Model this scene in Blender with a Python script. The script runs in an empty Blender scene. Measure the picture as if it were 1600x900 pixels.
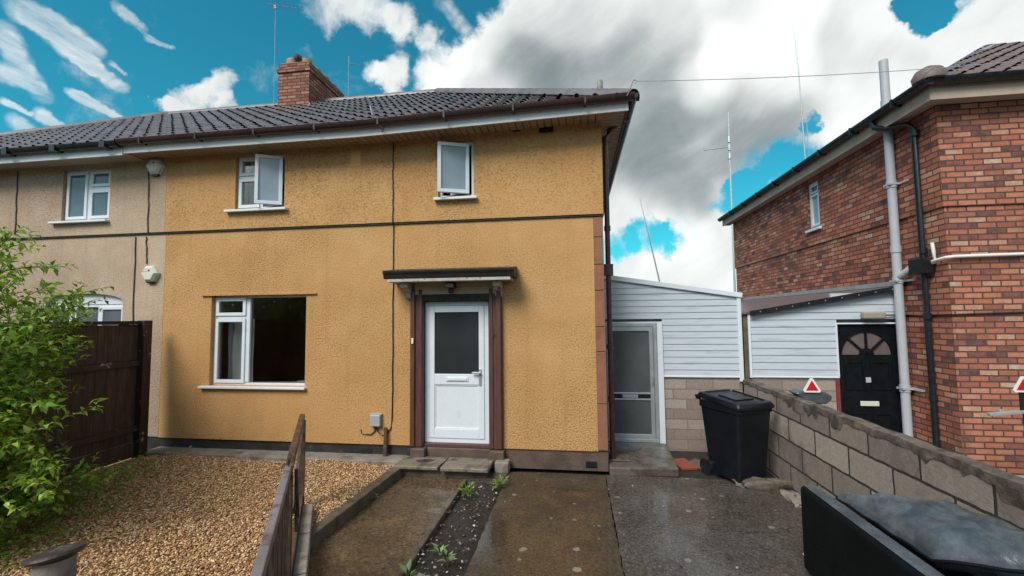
import bpy, math, random
import numpy as np
from mathutils import Vector, Matrix

random.seed(7)
rng = np.random.default_rng(7)
sc = bpy.context.scene
COL = sc.collection
R = math.radians
CAMZ = 2.089

# ------------------------------------------------------------------ camera
YAW, PITCH, ROLL, FPX = R(8.074), R(3.719), R(-0.570), 693.44
def cam_rows():
    cy, sy, cp, sp = math.cos(YAW), math.sin(YAW), math.cos(PITCH), math.sin(PITCH)
    fw = Vector((-sy*cp, cy*cp, sp)); rt = Vector((cy, sy, 0)); up = rt.cross(fw)
    c, s = math.cos(ROLL), math.sin(ROLL)
    return c*rt + s*up, -s*rt + c*up, fw
RT, UP, FW = cam_rows()
cd = bpy.data.cameras.new('camera'); cam = bpy.data.objects.new('camera', cd); COL.objects.link(cam)
cd.sensor_width = 36; cd.lens = FPX/1600*36; cd.clip_start = .05; cd.clip_end = 2000
M = Matrix((RT, UP, -FW)).transposed().to_4x4(); M.translation = (0, 0, CAMZ); cam.matrix_world = M
sc.camera = cam

# ------------------------------------------------------------------ light
SUN_DIR = Vector((-0.38, -0.72, 0.85)).normalized()      # towards the sun
sl = bpy.data.lights.new('sun', 'SUN'); so = bpy.data.objects.new('sun', sl); COL.objects.link(so)
sl.energy = 2.5; sl.angle = R(28); sl.color = (1, .95, .88)
so.rotation_euler = SUN_DIR.to_track_quat('Z', 'Y').to_euler(); so.location = (20, -20, 40)
sc.view_settings.view_transform = 'Standard'; sc.view_settings.look = 'None'
sc.view_settings.exposure = 0.58; sc.view_settings.gamma = 1

# ------------------------------------------------------------------ node helper
class NT:
    def __init__(s, tree): s.t = tree; s.n = tree.nodes; s.l = tree.links
    def node(s, typ, ins=None, **kw):
        n = s.n.new(typ)
        for k, v in kw.items(): setattr(n, k, v)
        for k, v in (ins or {}).items(): s.put(n.inputs[k], v)
        return n
    def put(s, sock, v):
        if hasattr(v, 'is_output') or isinstance(v, bpy.types.NodeSocket): s.l.new(v, sock)
        elif isinstance(v, (tuple, list)) and len(v) == 3 and sock.type == 'RGBA': sock.default_value = (*v, 1)
        else: sock.default_value = v
    def math(s, op, a, b=0.0, c=0.0, clamp=False):
        n = s.n.new('ShaderNodeMath'); n.operation = op; n.use_clamp = clamp
        s.put(n.inputs[0], a); s.put(n.inputs[1], b); s.put(n.inputs[2], c); return n.outputs[0]
    def vmath(s, op, a, b=(0, 0, 0), out=0):
        n = s.n.new('ShaderNodeVectorMath'); n.operation = op
        s.put(n.inputs[0], a); s.put(n.inputs[1], b); return n.outputs[out]
    def noise(s, vec, scale, detail=4, rough=.55, out='Fac', dist=0):
        n = s.node('ShaderNodeTexNoise', {'Scale': scale, 'Detail': detail, 'Roughness': rough, 'Distortion': dist})
        if vec is not None: s.l.new(vec, n.inputs['Vector'])
        return n.outputs[out]
    def map(s, v, a, b, c=0., d=1., smooth=False):
        n = s.n.new('ShaderNodeMapRange'); n.interpolation_type = 'SMOOTHSTEP' if smooth else 'LINEAR'
        n.clamp = True
        s.put(n.inputs[0], v)
        for i, x in enumerate((a, b, c, d)): s.put(n.inputs[i+1], x)
        return n.outputs[0]
    def mix(s, fac, a, b, mode='MIX'):
        n = s.n.new('ShaderNodeMix'); n.data_type = 'RGBA'; n.blend_type = mode
        s.put(n.inputs[0], fac); s.put(n.inputs[6], a); s.put(n.inputs[7], b); return n.outputs[2]
    def ramp(s, v, stops, const=False):
        n = s.n.new('ShaderNodeValToRGB'); s.l.new(v, n.inputs[0]); e = n.color_ramp.elements
        if const: n.color_ramp.interpolation = 'CONSTANT'
        while len(e) < len(stops): e.new(.5)
        for x, (p, c) in zip(e, stops): x.position = p; x.color = (*c, 1)
        return n.outputs[0]
    def coord(s, which='Object', scale=None):
        o = s.node('ShaderNodeTexCoord').outputs[which]
        if scale: o = s.vmath('MULTIPLY', o, scale)
        return o
    def bump(s, h, strength=.5, dist=.01, normal=None):
        n = s.node('ShaderNodeBump', {'Height': h, 'Strength': strength, 'Distance': dist})
        if normal is not None: s.l.new(normal, n.inputs['Normal'])
        return n.outputs[0]

def new_mat(name):
    m = bpy.data.materials.new(name); m.use_nodes = True
    t = NT(m.node_tree); b = t.n['Principled BSDF']
    return m, t, b

# ------------------------------------------------------------------ sky
def pdir(px, py):
    d = RT*((px-800)/FPX) - UP*((py-450)/FPX) + FW
    return d.normalized()
W = bpy.data.worlds.new('World'); sc.world = W; W.use_nodes = True
t = NT(W.node_tree); bg = t.n['Background']
sky = t.node('ShaderNodeTexSky', sky_type='NISHITA', sun_disc=False)
sky.sun_elevation = math.asin(SUN_DIR.z); sky.sun_rotation = math.atan2(SUN_DIR.x, SUN_DIR.y)
sky.air_density = 1.0; sky.dust_density = .6; sky.ozone_density = 2.0
D0 = t.vmath('NORMALIZE', t.coord('Generated'))
warp = t.noise(D0, 6.0, 6, .62, 'Color')
warp = t.vmath('SUBTRACT', warp, (.5, .5, .5))
Dw = t.vmath('NORMALIZE', t.vmath('ADD', D0, t.vmath('MULTIPLY', warp, (.17, .17, .17))))
def blob(px, py, r, w, src, inner=.15):
    c = pdir(px, py)
    ang = .5*(c.angle(pdir(px+r, py)) + c.angle(pdir(px, py+r)))
    d = t.vmath('DOT_PRODUCT', src, tuple(c), 1)
    return t.math('MULTIPLY', t.map(d, math.cos(ang), math.cos(ang*inner), 0, 1, True), w)
def total(lst):
    s = lst[0]
    for x in lst[1:]: s = t.math('ADD', s, x)
    return s
clouds = [ # px, py, radius, weight
 (300,165,40,.9),(340,140,36,.9),(360,175,26,.7),(275,165,26,.6),
 (610,125,46,.9),(575,122,26,.5),
 (560,8,60,.8),(490,5,50,.6),(620,35,40,.7),
 (725,120,75,.9),(800,80,105,.9),(665,65,26,.6),(690,150,50,.5),
 (900,60,170,1.2),(1000,130,200,1.3),(1120,120,190,1.2),(1050,250,150,1.1),(960,250,110,1.),
 (1180,60,150,1.1),(1300,120,150,1.1),(1250,10,150,1.),(1330,40,90,.9),(1060,20,150,1.),
 (1450,100,90,.9),(1540,50,90,.9),(1600,20,90,.8),(1390,190,130,.9),
 (1090,330,60,.8),(980,330,90,.9),(1130,400,90,1.),(1060,430,110,1.1),(980,420,70,.8),(1200,330,60,.5)]
streaks = [((25,15),(150,75),34,.9),((70,40),(150,105),30,.7),((120,85),(200,135),24,.75),((5,60),(75,150),34,.75),((0,115),(70,140),22,.6),((185,5),(228,38),16,.8),
 ((235,52),(272,70),9,.7),((125,145),(225,195),14,.75),((5,155),(55,178),11,.6),((25,190),(85,225),22,.8),((70,180),(140,215),17,.7),((690,5),(760,75),22,.6),((180,95),(205,112),8,.4)]
lst = [blob(*b, Dw) for b in clouds]
Ds = t.vmath('NORMALIZE', t.vmath('ADD', D0, t.vmath('MULTIPLY', warp, (.06, .06, .06))))
sl_ = []
for (a, b, r, w) in streaks:
    n = max(2, int(math.dist(a, b)/(r*.7))+1)
    for i in range(n):
        f = i/(n-1); sl_.append(blob(a[0]+(b[0]-a[0])*f, a[1]+(b[1]-a[1])*f, r*(1-.3*f), w*.75, Ds, .02))
ax_ = (pdir(150, 90)-pdir(60, 40)).normalized()          # wisps are drawn out along the wind
along = t.vmath('DOT_PRODUCT', D0, tuple(ax_), 1)
across = t.vmath('SUBTRACT', D0, t.vmath('MULTIPLY', (1, 1, 1), (0, 0, 0)))
sc_ = t.node('ShaderNodeVectorMath', operation='SCALE'); sc_.inputs[0].default_value = tuple(ax_); t.l.new(t.math('MULTIPLY', along, .8), sc_.inputs['Scale'])
Dst = t.vmath('SUBTRACT', D0, sc_.outputs[0])
wisp = t.map(total(sl_), .05, .95, 0, 1, True)
wisp = t.math('MULTIPLY', wisp, t.map(t.noise(Dst, 26, 6, .66), .3, .64, .1, 1.0))
holes = [(1224,260,32,1.),(1170,300,40,1.1),(1135,325,42,1.1),(1065,362,38,1.),(1015,382,46,1.2),(970,388,34,1.),(1440,22,55,1.3),(1400,25,34,1.),(1480,8,34,.8),(1256,195,22,1.1),(725,40,50,.6)]
dens = total(lst)
dens = t.math('SUBTRACT', dens, total([blob(*b, Dw) for b in holes]))
out = t.map(t.vmath('DOT_PRODUCT', D0, tuple(pdir(800, 200)), 1), .35, .62, 1, 0, True)
base = t.map(t.noise(D0, 2.2, 5, .55), .36, .62, 0, 1.1)
dens = t.math('ADD', dens, t.math('MULTIPLY', base, out))
fb = t.math('SUBTRACT', t.noise(D0, 10, 8, .64, dist=.3), .5)
dens = t.math('ADD', dens, t.math('MULTIPLY', fb, 1.9))
alpha = t.math('MAXIMUM', t.map(dens, .12, 1.0, 0, 1, True), t.math('MULTIPLY', wisp, .78))
greys = [(880,90,130,.75),(960,190,150,.8),(1080,220,150,.85),(1180,180,120,.7),(830,120,80,.6),(1010,60,90,.5),(1250,200,90,.4),(760,170,50,.3),(1290,60,70,.35),(1380,120,80,.35),(1060,290,80,.5)]
brights = [(1130,60,75,.8),(1090,110,60,.6),(1200,100,90,.8),(1230,20,80,.7),(1330,190,110,.6),(1060,400,90,.5),(700,110,70,.4)]
wg = t.vmath('SUBTRACT', t.noise(D0, 3.5, 3, .5, 'Color'), (.5, .5, .5))
Dg = t.vmath('NORMALIZE', t.vmath('ADD', D0, t.vmath('MULTIPLY', wg, (.22, .22, .22))))
g = t.math('SUBTRACT', total([blob(*b, Dg) for b in greys]), total([blob(*b, Dg) for b in brights]))
axg = (pdir(1230, 40)-pdir(960, 330)).normalized()
scg = t.node('ShaderNodeVectorMath', operation='SCALE'); scg.inputs[0].default_value = tuple(axg); t.l.new(t.math('MULTIPLY', t.vmath('DOT_PRODUCT', Dg, tuple(axg), 1), .72), scg.inputs['Scale'])
g = t.math('ADD', g, t.math('MULTIPLY', t.math('SUBTRACT', t.noise(t.vmath('SUBTRACT', Dg, scg.outputs[0]), 7, 6, .58), .5), 2.0))
g = t.math('ADD', g, t.math('MULTIPLY', t.math('SUBTRACT', t.noise(Dw, 9, 6, .6), .5), .7))
gf = t.map(g, -.8, 2.0, 0, 1, True)
ccol = t.mix(gf, (6.9, 7.1, 7.0), (1.5, 1.85, 1.9))
sepd = t.node('ShaderNodeSeparateXYZ'); t.l.new(D0, sepd.inputs[0])
tint = t.mix(t.map(sepd.outputs[2], 0, .16, 0, 1, True), (.42, .72, .80), (.14, .92, .84))
skyc = t.mix(1.0, sky.outputs[0], tint, 'MULTIPLY')
t.put(bg.inputs['Color'], t.mix(alpha, skyc, ccol)); bg.inputs['Strength'].default_value = .1

# ------------------------------------------------------------------ mesh builder
class MB:
    def __init__(s): s.v = []; s.f = []; s.m = []
    def add(s, vs, fs, mi=0):
        o = len(s.v); s.v += [tuple(v) for v in vs]
        for f in fs: s.f.append(tuple(i+o for i in f)); s.m.append(mi)
        return s
    def box(s, x0, x1, y0, y1, z0, z1, mi=0):
        v = [(x, y, z) for z in (z0, z1) for y in (y0, y1) for x in (x0, x1)]
        return s.add(v, [(0,2,3,1),(4,5,7,6),(0,1,5,4),(2,6,7,3),(0,4,6,2),(1,3,7,5)], mi)
    def obox(s, c, ax, ay, az, mi=0):
        c, ax, ay, az = map(Vector, (c, ax, ay, az))
        v = [c+ax*i+ay*j+az*k for k in (-1, 1) for j in (-1, 1) for i in (-1, 1)]
        return s.add(v, [(0,2,3,1),(4,5,7,6),(0,1,5,4),(2,6,7,3),(0,4,6,2),(1,3,7,5)], mi)
    def beam(s, a, b, w, h, up=(0, 0, 1)):
        a, b, up = Vector(a), Vector(b), Vector(up); d = b-a
        x = d.cross(up).normalized(); z = x.cross(d).normalized()
        return s.obox((a+b)/2, d/2, x*w/2, z*h/2)
    def prism(s, poly, off, mi=0):
        n = len(poly); off = Vector(off); a = [Vector(p) for p in poly]; b = [p+off for p in a]
        fs = [tuple(range(n))[::-1], tuple(range(n, 2*n))] + [(i, (i+1) % n, n+(i+1) % n, n+i) for i in range(n)]
        return s.add(a+b, fs, mi)
    def tube(s, pts, r, n=8, cap=True, mi=0):
        pts = [Vector(p) for p in pts]; rs = r if isinstance(r, (list, tuple)) else [r]*len(pts)
        rings = []; up = Vector((0, 0, 1))
        for i, p in enumerate(pts):
            d = (pts[min(i+1, len(pts)-1)] - pts[max(i-1, 0)]).normalized()
            u = up if abs(d.z) < .95 else Vector((1, 0, 0))
            x = d.cross(u).normalized(); y = x.cross(d).normalized()
            rings.append([p + (x*math.cos(6.28319*k/n) + y*math.sin(6.28319*k/n))*rs[i] for k in range(n)])
        v = [q for ring in rings for q in ring]; f = []
        for i in range(len(pts)-1):
            for k in range(n):
                k2 = (k+1) % n; f.append((i*n+k, i*n+k2, (i+1)*n+k2, (i+1)*n+k))
        if cap: f += [tuple(range(n))[::-1], tuple(range((len(pts)-1)*n, len(pts)*n))]
        return s.add(v, f, mi)
    def lathe(s, prof, c, n=20, mi=0, tilt=None):
        v = []; f = []
        for (r, z) in prof:
            for k in range(n):
                q = Vector((r*math.cos(6.28319*k/n), r*math.sin(6.28319*k/n), z))
                if tilt: q = tilt @ q
                v.append(q + Vector(c))
        for i in range(len(prof)-1):
            for k in range(n):
                k2 = (k+1) % n; f.append((i*n+k, i*n+k2, (i+1)*n+k2, (i+1)*n+k))
        f += [tuple(range(n))[::-1], tuple(range((len(prof)-1)*n, len(prof)*n))]
        return s.add(v, f, mi)
    def grid(s, P, nu, nv, mi=0):
        v = [P(i/nu, j/nv) for j in range(nv+1) for i in range(nu+1)]
        f = [(j*(nu+1)+i, j*(nu+1)+i+1, (j+1)*(nu+1)+i+1, (j+1)*(nu+1)+i) for j in range(nv) for i in range(nu)]
        return s.add(v, f, mi)
    def wall(s, u0, u1, w0, w1, P, depth, holes=(), back=True):
        """wall with openings; P(u, w, d) maps to space, d = depth into the wall"""
        us = sorted({u0, u1, *[h[0] for h in holes], *[h[1] for h in holes]}); ws = sorted({w0, w1, *[h[2] for h in holes], *[h[3] for h in holes]})
        inh = lambda a, b: any(h[0] < a < h[1] and h[2] < b < h[3] for h in holes)
        for i in range(len(us)-1):
            for j in range(len(ws)-1):
                a, b, c, d = us[i], us[i+1], ws[j], ws[j+1]
                if inh((a+b)/2, (c+d)/2): continue
                for dd in ((0, depth) if back else (0,)):
                    s.add([P(a, c, dd), P(b, c, dd), P(b, d, dd), P(a, d, dd)], [(0, 1, 2, 3)])
        for (a, b, c, d) in list(holes) + [(u0, u1, w0, w1)]:
            for (p, q) in (((a, c), (b, c)), ((b, c), (b, d)), ((b, d), (a, d)), ((a, d), (a, c))):
                s.add([P(*p, 0), P(*q, 0), P(*q, depth), P(*p, depth)], [(0, 1, 2, 3)])
        return s
    def warp(s, fn): s.v = [fn(Vector(v)) for v in s.v]; return s

def wloc(o):
    p = Vector((0, 0, 0))
    while o: p += o.location; o = o.parent
    return p
def box_uv(me):
    nl = len(me.loops)
    if not nl: return
    uv = me.uv_layers.new(name='UVMap')
    co = np.empty(len(me.vertices)*3, 'f'); me.vertices.foreach_get('co', co); co = co.reshape(-1, 3)
    li = np.empty(nl, 'i'); me.loops.foreach_get('vertex_index', li)
    nm = np.empty(len(me.polygons)*3, 'f'); me.polygons.foreach_get('normal', nm); nm = nm.reshape(-1, 3)
    tot = np.empty(len(me.polygons), 'i'); me.polygons.foreach_get('loop_total', tot)
    ax = np.repeat(np.argmax(np.abs(nm), axis=1), tot); c = co[li]
    u = np.where(ax == 0, c[:, 1], c[:, 0]); v = np.where(ax == 2, c[:, 1], c[:, 2])
    uv.data.foreach_set('uv', np.stack([u, v], 1).astype('f').ravel())
def obj(name, mb, mats, parent=None, smooth=None, bevel=0, seg=2, origin=None):
    me = bpy.data.meshes.new(name); base = wloc(parent) if parent else Vector(origin or (0, 0, 0))
    me.from_pydata([tuple(Vector(v)-base) for v in mb.v], [], mb.f)
    mats = mats if isinstance(mats, (list, tuple)) else [mats]
    for m in mats: me.materials.append(m)
    if len(mats) > 1: me.polygons.foreach_set('material_index', mb.m)
    me.update(); box_uv(me)
    if smooth is not None:
        me.polygons.foreach_set('use_smooth', [True]*len(me.polygons)); me.set_sharp_from_angle(angle=R(smooth))
    o = bpy.data.objects.new(name, me); COL.objects.link(o)
    if parent: o.parent = parent
    else: o.location = base
    if bevel:
        b = o.modifiers.new('bevel', 'BEVEL'); b.width = bevel; b.segments = seg; b.limit_method = 'ANGLE'; b.angle_limit = R(40)
    return o
def mesh_np(name, verts, faces, mat, parent=None, k=3, smooth=False):
    me = bpy.data.meshes.new(name); nf = len(faces)
    me.vertices.add(len(verts)); me.vertices.foreach_set('co', verts.astype('f').ravel())
    me.loops.add(nf*k); me.loops.foreach_set('vertex_index', faces.astype('i').ravel())
    me.polygons.add(nf); me.polygons.foreach_set('loop_start', np.arange(nf, dtype='i')*k)
    me.materials.append(mat); me.update(calc_edges=True)
    if smooth: me.polygons.foreach_set('use_smooth', np.ones(nf, bool))
    o = bpy.data.objects.new(name, me); COL.objects.link(o)
    if parent: o.parent = parent
    return o
def tag(o, label, cat, group=None, kind=None):
    if label: o['label'] = label
    if cat: o['category'] = cat
    if group: o['group'] = group
    if kind: o['kind'] = kind
    return o
def thing(name, label, cat, loc=(0, 0, 0), group=None):
    o = bpy.data.objects.new(name, None); COL.objects.link(o); o.location = loc; o.empty_display_size = .2
    return tag(o, label, cat, group)
def struct(name, mb, m, **kw):
    o = obj(name, mb, m, **kw); o['kind'] = 'structure'; return o

# ------------------------------------------------------------------ materials
def simple(name, col, rough=.5, var=.15, vscale=6, bump=0, bscale=40, metal=0, spec=.5, dirt=None, dscale=3, dlo=.55, dhi=.7, stretch=None):
    m, t, b = new_mat(name); c = t.coord('Object', stretch)
    n = t.noise(c, vscale, 5, .6)
    lo = tuple(x*(1-var) for x in col); hi = tuple(min(1, x*(1+var)) for x in col)
    cc = t.mix(t.map(n, .3, .7), lo, hi)
    if dirt: cc = t.mix(t.map(t.noise(c, dscale, 6, .65), dlo, dhi), cc, dirt)
    t.put(b.inputs['Base Color'], cc); b.inputs['Metallic'].default_value = metal; b.inputs['Specular IOR Level'].default_value = spec
    t.put(b.inputs['Roughness'], t.map(t.noise(c, vscale*2.3, 4), .3, .7, max(0, rough-.1), min(1, rough+.1)))
    if bump: t.put(b.inputs['Normal'], t.bump(t.noise(c, bscale, 4, .6), bump, .01))
    return m

def render_mat(name, c1, c2, speck, stain, spd=.5, k=26):
    m, t, b = new_mat(name); c = t.coord('Object')
    cl = t.noise(c, 1.1, 5, .6)
    col = t.mix(t.map(cl, .35, .65), c1, c2)
    v = t.node('ShaderNodeTexVoronoi', {'Scale': k*1.2}, feature='F1'); t.l.new(t.vmath('ADD', c, t.vmath('MULTIPLY', t.noise(c, 30, 3, .6, 'Color'), (.04, .04, .04))), v.inputs['Vector'])
    n2 = t.noise(c, k*1.5, 4, .65)
    h = t.math('ADD', t.math('ADD', t.math('MULTIPLY', v.outputs['Distance'], -.35), t.math('MULTIPLY', n2, 1.2)), t.math('MULTIPLY', t.noise(c, k*3.2, 3, .7), .7))
    patch = t.map(t.noise(c, .5, 4, .6), .38, .6, .4, 1)          # areas where the dash has worn smooth
    pits = t.math('MULTIPLY', t.map(n2, .52, .34, 0, 1), t.math('MULTIPLY', patch, spd))
    col = t.mix(pits, col, speck)
    st = t.noise(t.vmath('MULTIPLY', c, (5, 5, .35)), 1.6, 5, .6)
    col = t.mix(t.math('MULTIPLY', t.map(st, .55, .78), .4), col, stain)
    t.put(b.inputs['Base Color'], col); b.inputs['Roughness'].default_value = .75; b.inputs['Specular IOR Level'].default_value = .3
    t.put(b.inputs['Normal'], t.bump(h, t.math('MULTIPLY', patch, .75), .014))
    return m
M_yel = render_mat('ochre_roughcast', (.495, .268, .10), (.58, .335, .14), (.17, .08, .028), (.36, .175, .055), .8, 30)
M_bei = render_mat('beige_pebbledash', (.43, .315, .22), (.55, .42, .31), (.13, .085, .055), (.22, .155, .105), 1.0, 36)

def brick_mat(name, stops, mortar, bw=.218, rh=.0755, ms=.0085, bump=.6, soot=None, rough=.8, warp=.005, tonek=.9):
    m, t, b = new_mat(name); uv = t.coord('UV'); c = t.coord('Object')
    uvw = t.vmath('ADD', uv, t.vmath('MULTIPLY', t.vmath('SUBTRACT', t.noise(c, 9, 4, .6, 'Color'), (.5, .5, .5)), (warp*2, warp*2, 0)))
    br = t.node('ShaderNodeTexBrick', {'Color1': (0, 0, 0), 'Color2': (1, 1, 1), 'Mortar': (.5, .5, .5), 'Scale': 1, 'Mortar Size': ms, 'Mortar Smooth': .15, 'Bias': 0, 'Brick Width': bw, 'Row Height': rh})
    br.offset = .5; t.l.new(uvw, br.inputs['Vector'])
    tone = t.math('ADD', t.math('MULTIPLY_ADD', br.outputs['Color'], tonek, .5-.5*tonek), t.math('MULTIPLY', t.math('SUBTRACT', t.noise(c, 8, 5, .7), .5), .6))
    col = t.ramp(tone, stops)
    col = t.mix(t.map(t.noise(c, 30, 4, .7), .3, .75, 0, .55), col, t.mix(.6, col, (.05, .035, .03)))
    if soot: col = t.mix(t.map(t.noise(c, 1.3, 6, .7), .54, .72, 0, .7), col, soot)
    f = br.outputs['Fac']
    col = t.mix(f, col, t.mix(t.noise(c, 14, 3), tuple(x*.6 for x in mortar), tuple(x*1.3 for x in mortar)))
    t.put(b.inputs['Base Color'], col); b.inputs['Roughness'].default_value = rough; b.inputs['Specular IOR Level'].default_value = .3
    h = t.math('ADD', t.math('MULTIPLY', f, -1.0), t.math('MULTIPLY', t.noise(c, 60, 5, .7), .5))
    t.put(b.inputs['Normal'], t.bump(h, bump, .012))
    return m
RED = [(0, (.08, .045, .045)), (.10, (.20, .08, .07)), (.24, (.35, .115, .075)), (.55, (.50, .165, .095)), (.8, (.56, .225, .135)), (.93, (.55, .33, .235)), (1, (.58, .45, .36))]
M_red = brick_mat('mottled_red_brick', RED, (.085, .065, .056), ms=.010, soot=(.09, .05, .042))
M_chim = brick_mat('chimney_brick', [(0, (.15, .055, .04)), (.4, (.34, .10, .06)), (.75, (.42, .16, .10)), (1, (.42, .25, .17))], (.07, .05, .04), bw=.22, rh=.0755, ms=.012, soot=(.13, .09, .045))
M_block = brick_mat('grey_block_weathered', [(0, (.21, .175, .15)), (.3, (.33, .28, .24)), (.7, (.43, .37, .315)), (1, (.55, .49, .43))], (.045, .038, .032), bw=.60, rh=.277, ms=.012, bump=.8, soot=(.085, .072, .055), warp=.012)
M_block2 = brick_mat('pinkish_block', [(0, (.24, .19, .16)), (.5, (.33, .26, .22)), (1, (.40, .34, .29))], (.20, .16, .14), bw=.40, rh=.155, ms=.008, bump=.5, warp=.012, soot=(.2, .16, .13))

M_white = simple('white_upvc', (.68, .72, .78), .32, .03, 3, dirt=(.5, .5, .47), dscale=5, dlo=.62, dhi=.85)
M_clad = simple('white_cladding', (.50, .55, .61), .4, .06, 3, dirt=(.24, .27, .24), dscale=3, dlo=.52, dhi=.8, stretch=(.5, .5, 5))
M_fascia = simple('pale_fascia', (.74, .72, .77), .45, .06, 3, dirt=(.25, .22, .22), dscale=5, dlo=.6, dhi=.8)
M_soff = simple('tan_soffit', (.36, .25, .16), .5, .12, 4)
M_soff2 = simple('cream_soffit', (.44, .34, .27), .6, .1, 4)
M_gbrown = simple('brown_gutter', (.052, .026, .026), .28, .2, 5, dirt=(.12, .09, .085), dscale=9, dlo=.6, dhi=.8)
M_black = simple('black_plastic', (.005, .007, .011), .38, .3, 5, bump=.1, bscale=120, spec=.35)
M_gutblk = simple('black_gutter', (.014, .015, .018), .3, .3, 5)
M_timber = simple('brown_timber', (.105, .045, .034), .45, .25, 3, bump=.3, bscale=30, dirt=(.05, .024, .02), dscale=4, stretch=(9, 9, 1))
M_quoin = simple('brown_painted_brick', (.25, .105, .06), .6, .14, 5, bump=.4, bscale=40, dirt=(.14, .06, .04))
M_plinth = simple('brown_plinth', (.10, .066, .052), .6, .3, 4, bump=.5, bscale=25, dirt=(.05, .04, .035), dscale=3)
M_plinthk = simple('black_plinth', (.026, .024, .026), .5, .4, 4, bump=.5, bscale=25, dirt=(.09, .08, .07), dscale=6, dlo=.6)
M_felt_shadow = simple('black_felt_and_shadow', (.014, .013, .013), .55, .4, 8, bump=.4, bscale=30)  # canopy felt, also the painted shadow under the upper walls
M_peel = simple('peeling_paint', (.42, .40, .37), .6, .2, 8, bump=.5, bscale=30, dirt=(.10, .08, .065), dscale=14, dlo=.58, dhi=.64)
M_cream = simple('cream_paint', (.42, .31, .2), .6, .12, 6, bump=.3)
M_fence = simple('dark_fence_board', (.05, .028, .018), .7, .45, 2.5, bump=.6, bscale=25, dirt=(.13, .085, .055), dscale=2.2, dlo=.52, dhi=.8, stretch=(6, 6, .8))
M_fencer = simple('dark_fence_rail', (.024, .012, .008), .65, .35, 2.5, bump=.5, bscale=25, dirt=(.30, .25, .2), dscale=5, dlo=.62, dhi=.68)
M_gate = simple('weathered_brown_wood', (.10, .056, .033), .5, .35, 3, bump=.6, bscale=30, dirt=(.035, .026, .02), dscale=4, dlo=.48, dhi=.65, stretch=(3, 3, 3))
M_gateg = simple('grey_weathered_wood', (.21, .18, .19), .38, .25, 3, bump=.5, bscale=40, dirt=(.10, .06, .05), dscale=6, dlo=.5, dhi=.65)
M_iron = simple('rusty_iron', (.05, .034, .03), .5, .4, 9, bump=.5, dirt=(.15, .12, .12), dscale=10)
M_conc = simple('weathered_concrete', (.23, .20, .17), .75, .25, 4, bump=.6, bscale=30, dirt=(.08, .065, .05), dscale=5, dlo=.5, dhi=.7)
M_concd = simple('dark_mossy_concrete', (.11, .088, .065), .6, .35, 4, bump=.6, bscale=30, dirt=(.045, .038, .026), dscale=5, dlo=.48, dhi=.65)
M_stepd = simple('dark_wet_step', (.11, .095, .08), .3, .3, 5, bump=.5, bscale=30, dirt=(.05, .042, .03), dscale=4, dlo=.45, dhi=.62)
M_cap = simple('brown_mortar_cap', (.15, .12, .095), .75, .4, 6, bump=.9, bscale=35, dirt=(.055, .045, .035), dscale=5, dlo=.45, dhi=.6)
M_slab = simple('wet_paving_slab', (.20, .165, .13), .35, .2, 5, bump=.4, bscale=30, dirt=(.085, .065, .05), dscale=4, dlo=.5, dhi=.62)
M_greyp = simple('grey_pipe', (.42, .44, .48), .4, .06, 4)
M_alu = simple('aluminium', (.52, .55, .57), .38, .08, 4, metal=.6)
M_greybox = simple('grey_box_plastic', (.33, .37, .42), .45, .05, 4)
M_alarm = simple('ivory_plastic', (.62, .62, .57), .4, .04, 6)
M_terra = simple('sandy_terracotta', (.36, .21, .13), .7, .2, 6, bump=.3)
M_leadgrey = simple('grey_lead', (.30, .31, .33), .4, .2, 6, bump=.3)
M_flue = simple('grey_cement_pipe', (.3, .3, .29), .7, .15, 8)
M_purple = simple('purple_grey_felt', (.16, .115, .125), .35, .15, 3)
M_room = simple('brown_room_wall', (.55, .30, .19), .8, .2, 2)
M_curt = simple('net_curtain', (.8, .8, .8), .8, .1, 8)
M_redp = simple('red_reflector', (.52, .012, .02), .25, .1, 20)
M_whitep = simple('white_plastic', (.75, .72, .7), .35, .03, 20)
M_tile = simple('red_clay_tile', (.22, .055, .028), .5, .2, 8, bump=.3)
M_bulk = simple('yellowed_plastic', (.32, .28, .22), .45, .15, 9)
M_redwood = simple('red_timber', (.22, .035, .04), .5, .2, 9)
M_roof = simple('grey_brown_concrete_tile', (.165, .145, .15), .38, .25, 2.5, bump=.3, bscale=50, dirt=(.07, .06, .062), dscale=3, dlo=.5, dhi=.75)
M_roofr = simple('purple_brown_tile', (.17, .12, .115), .5, .25, 2.5, bump=.3, bscale=50)
M_mossy = simple('mossy_flaunching', (.24, .16, .075), .8, .3, 8, bump=.5)

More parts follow.
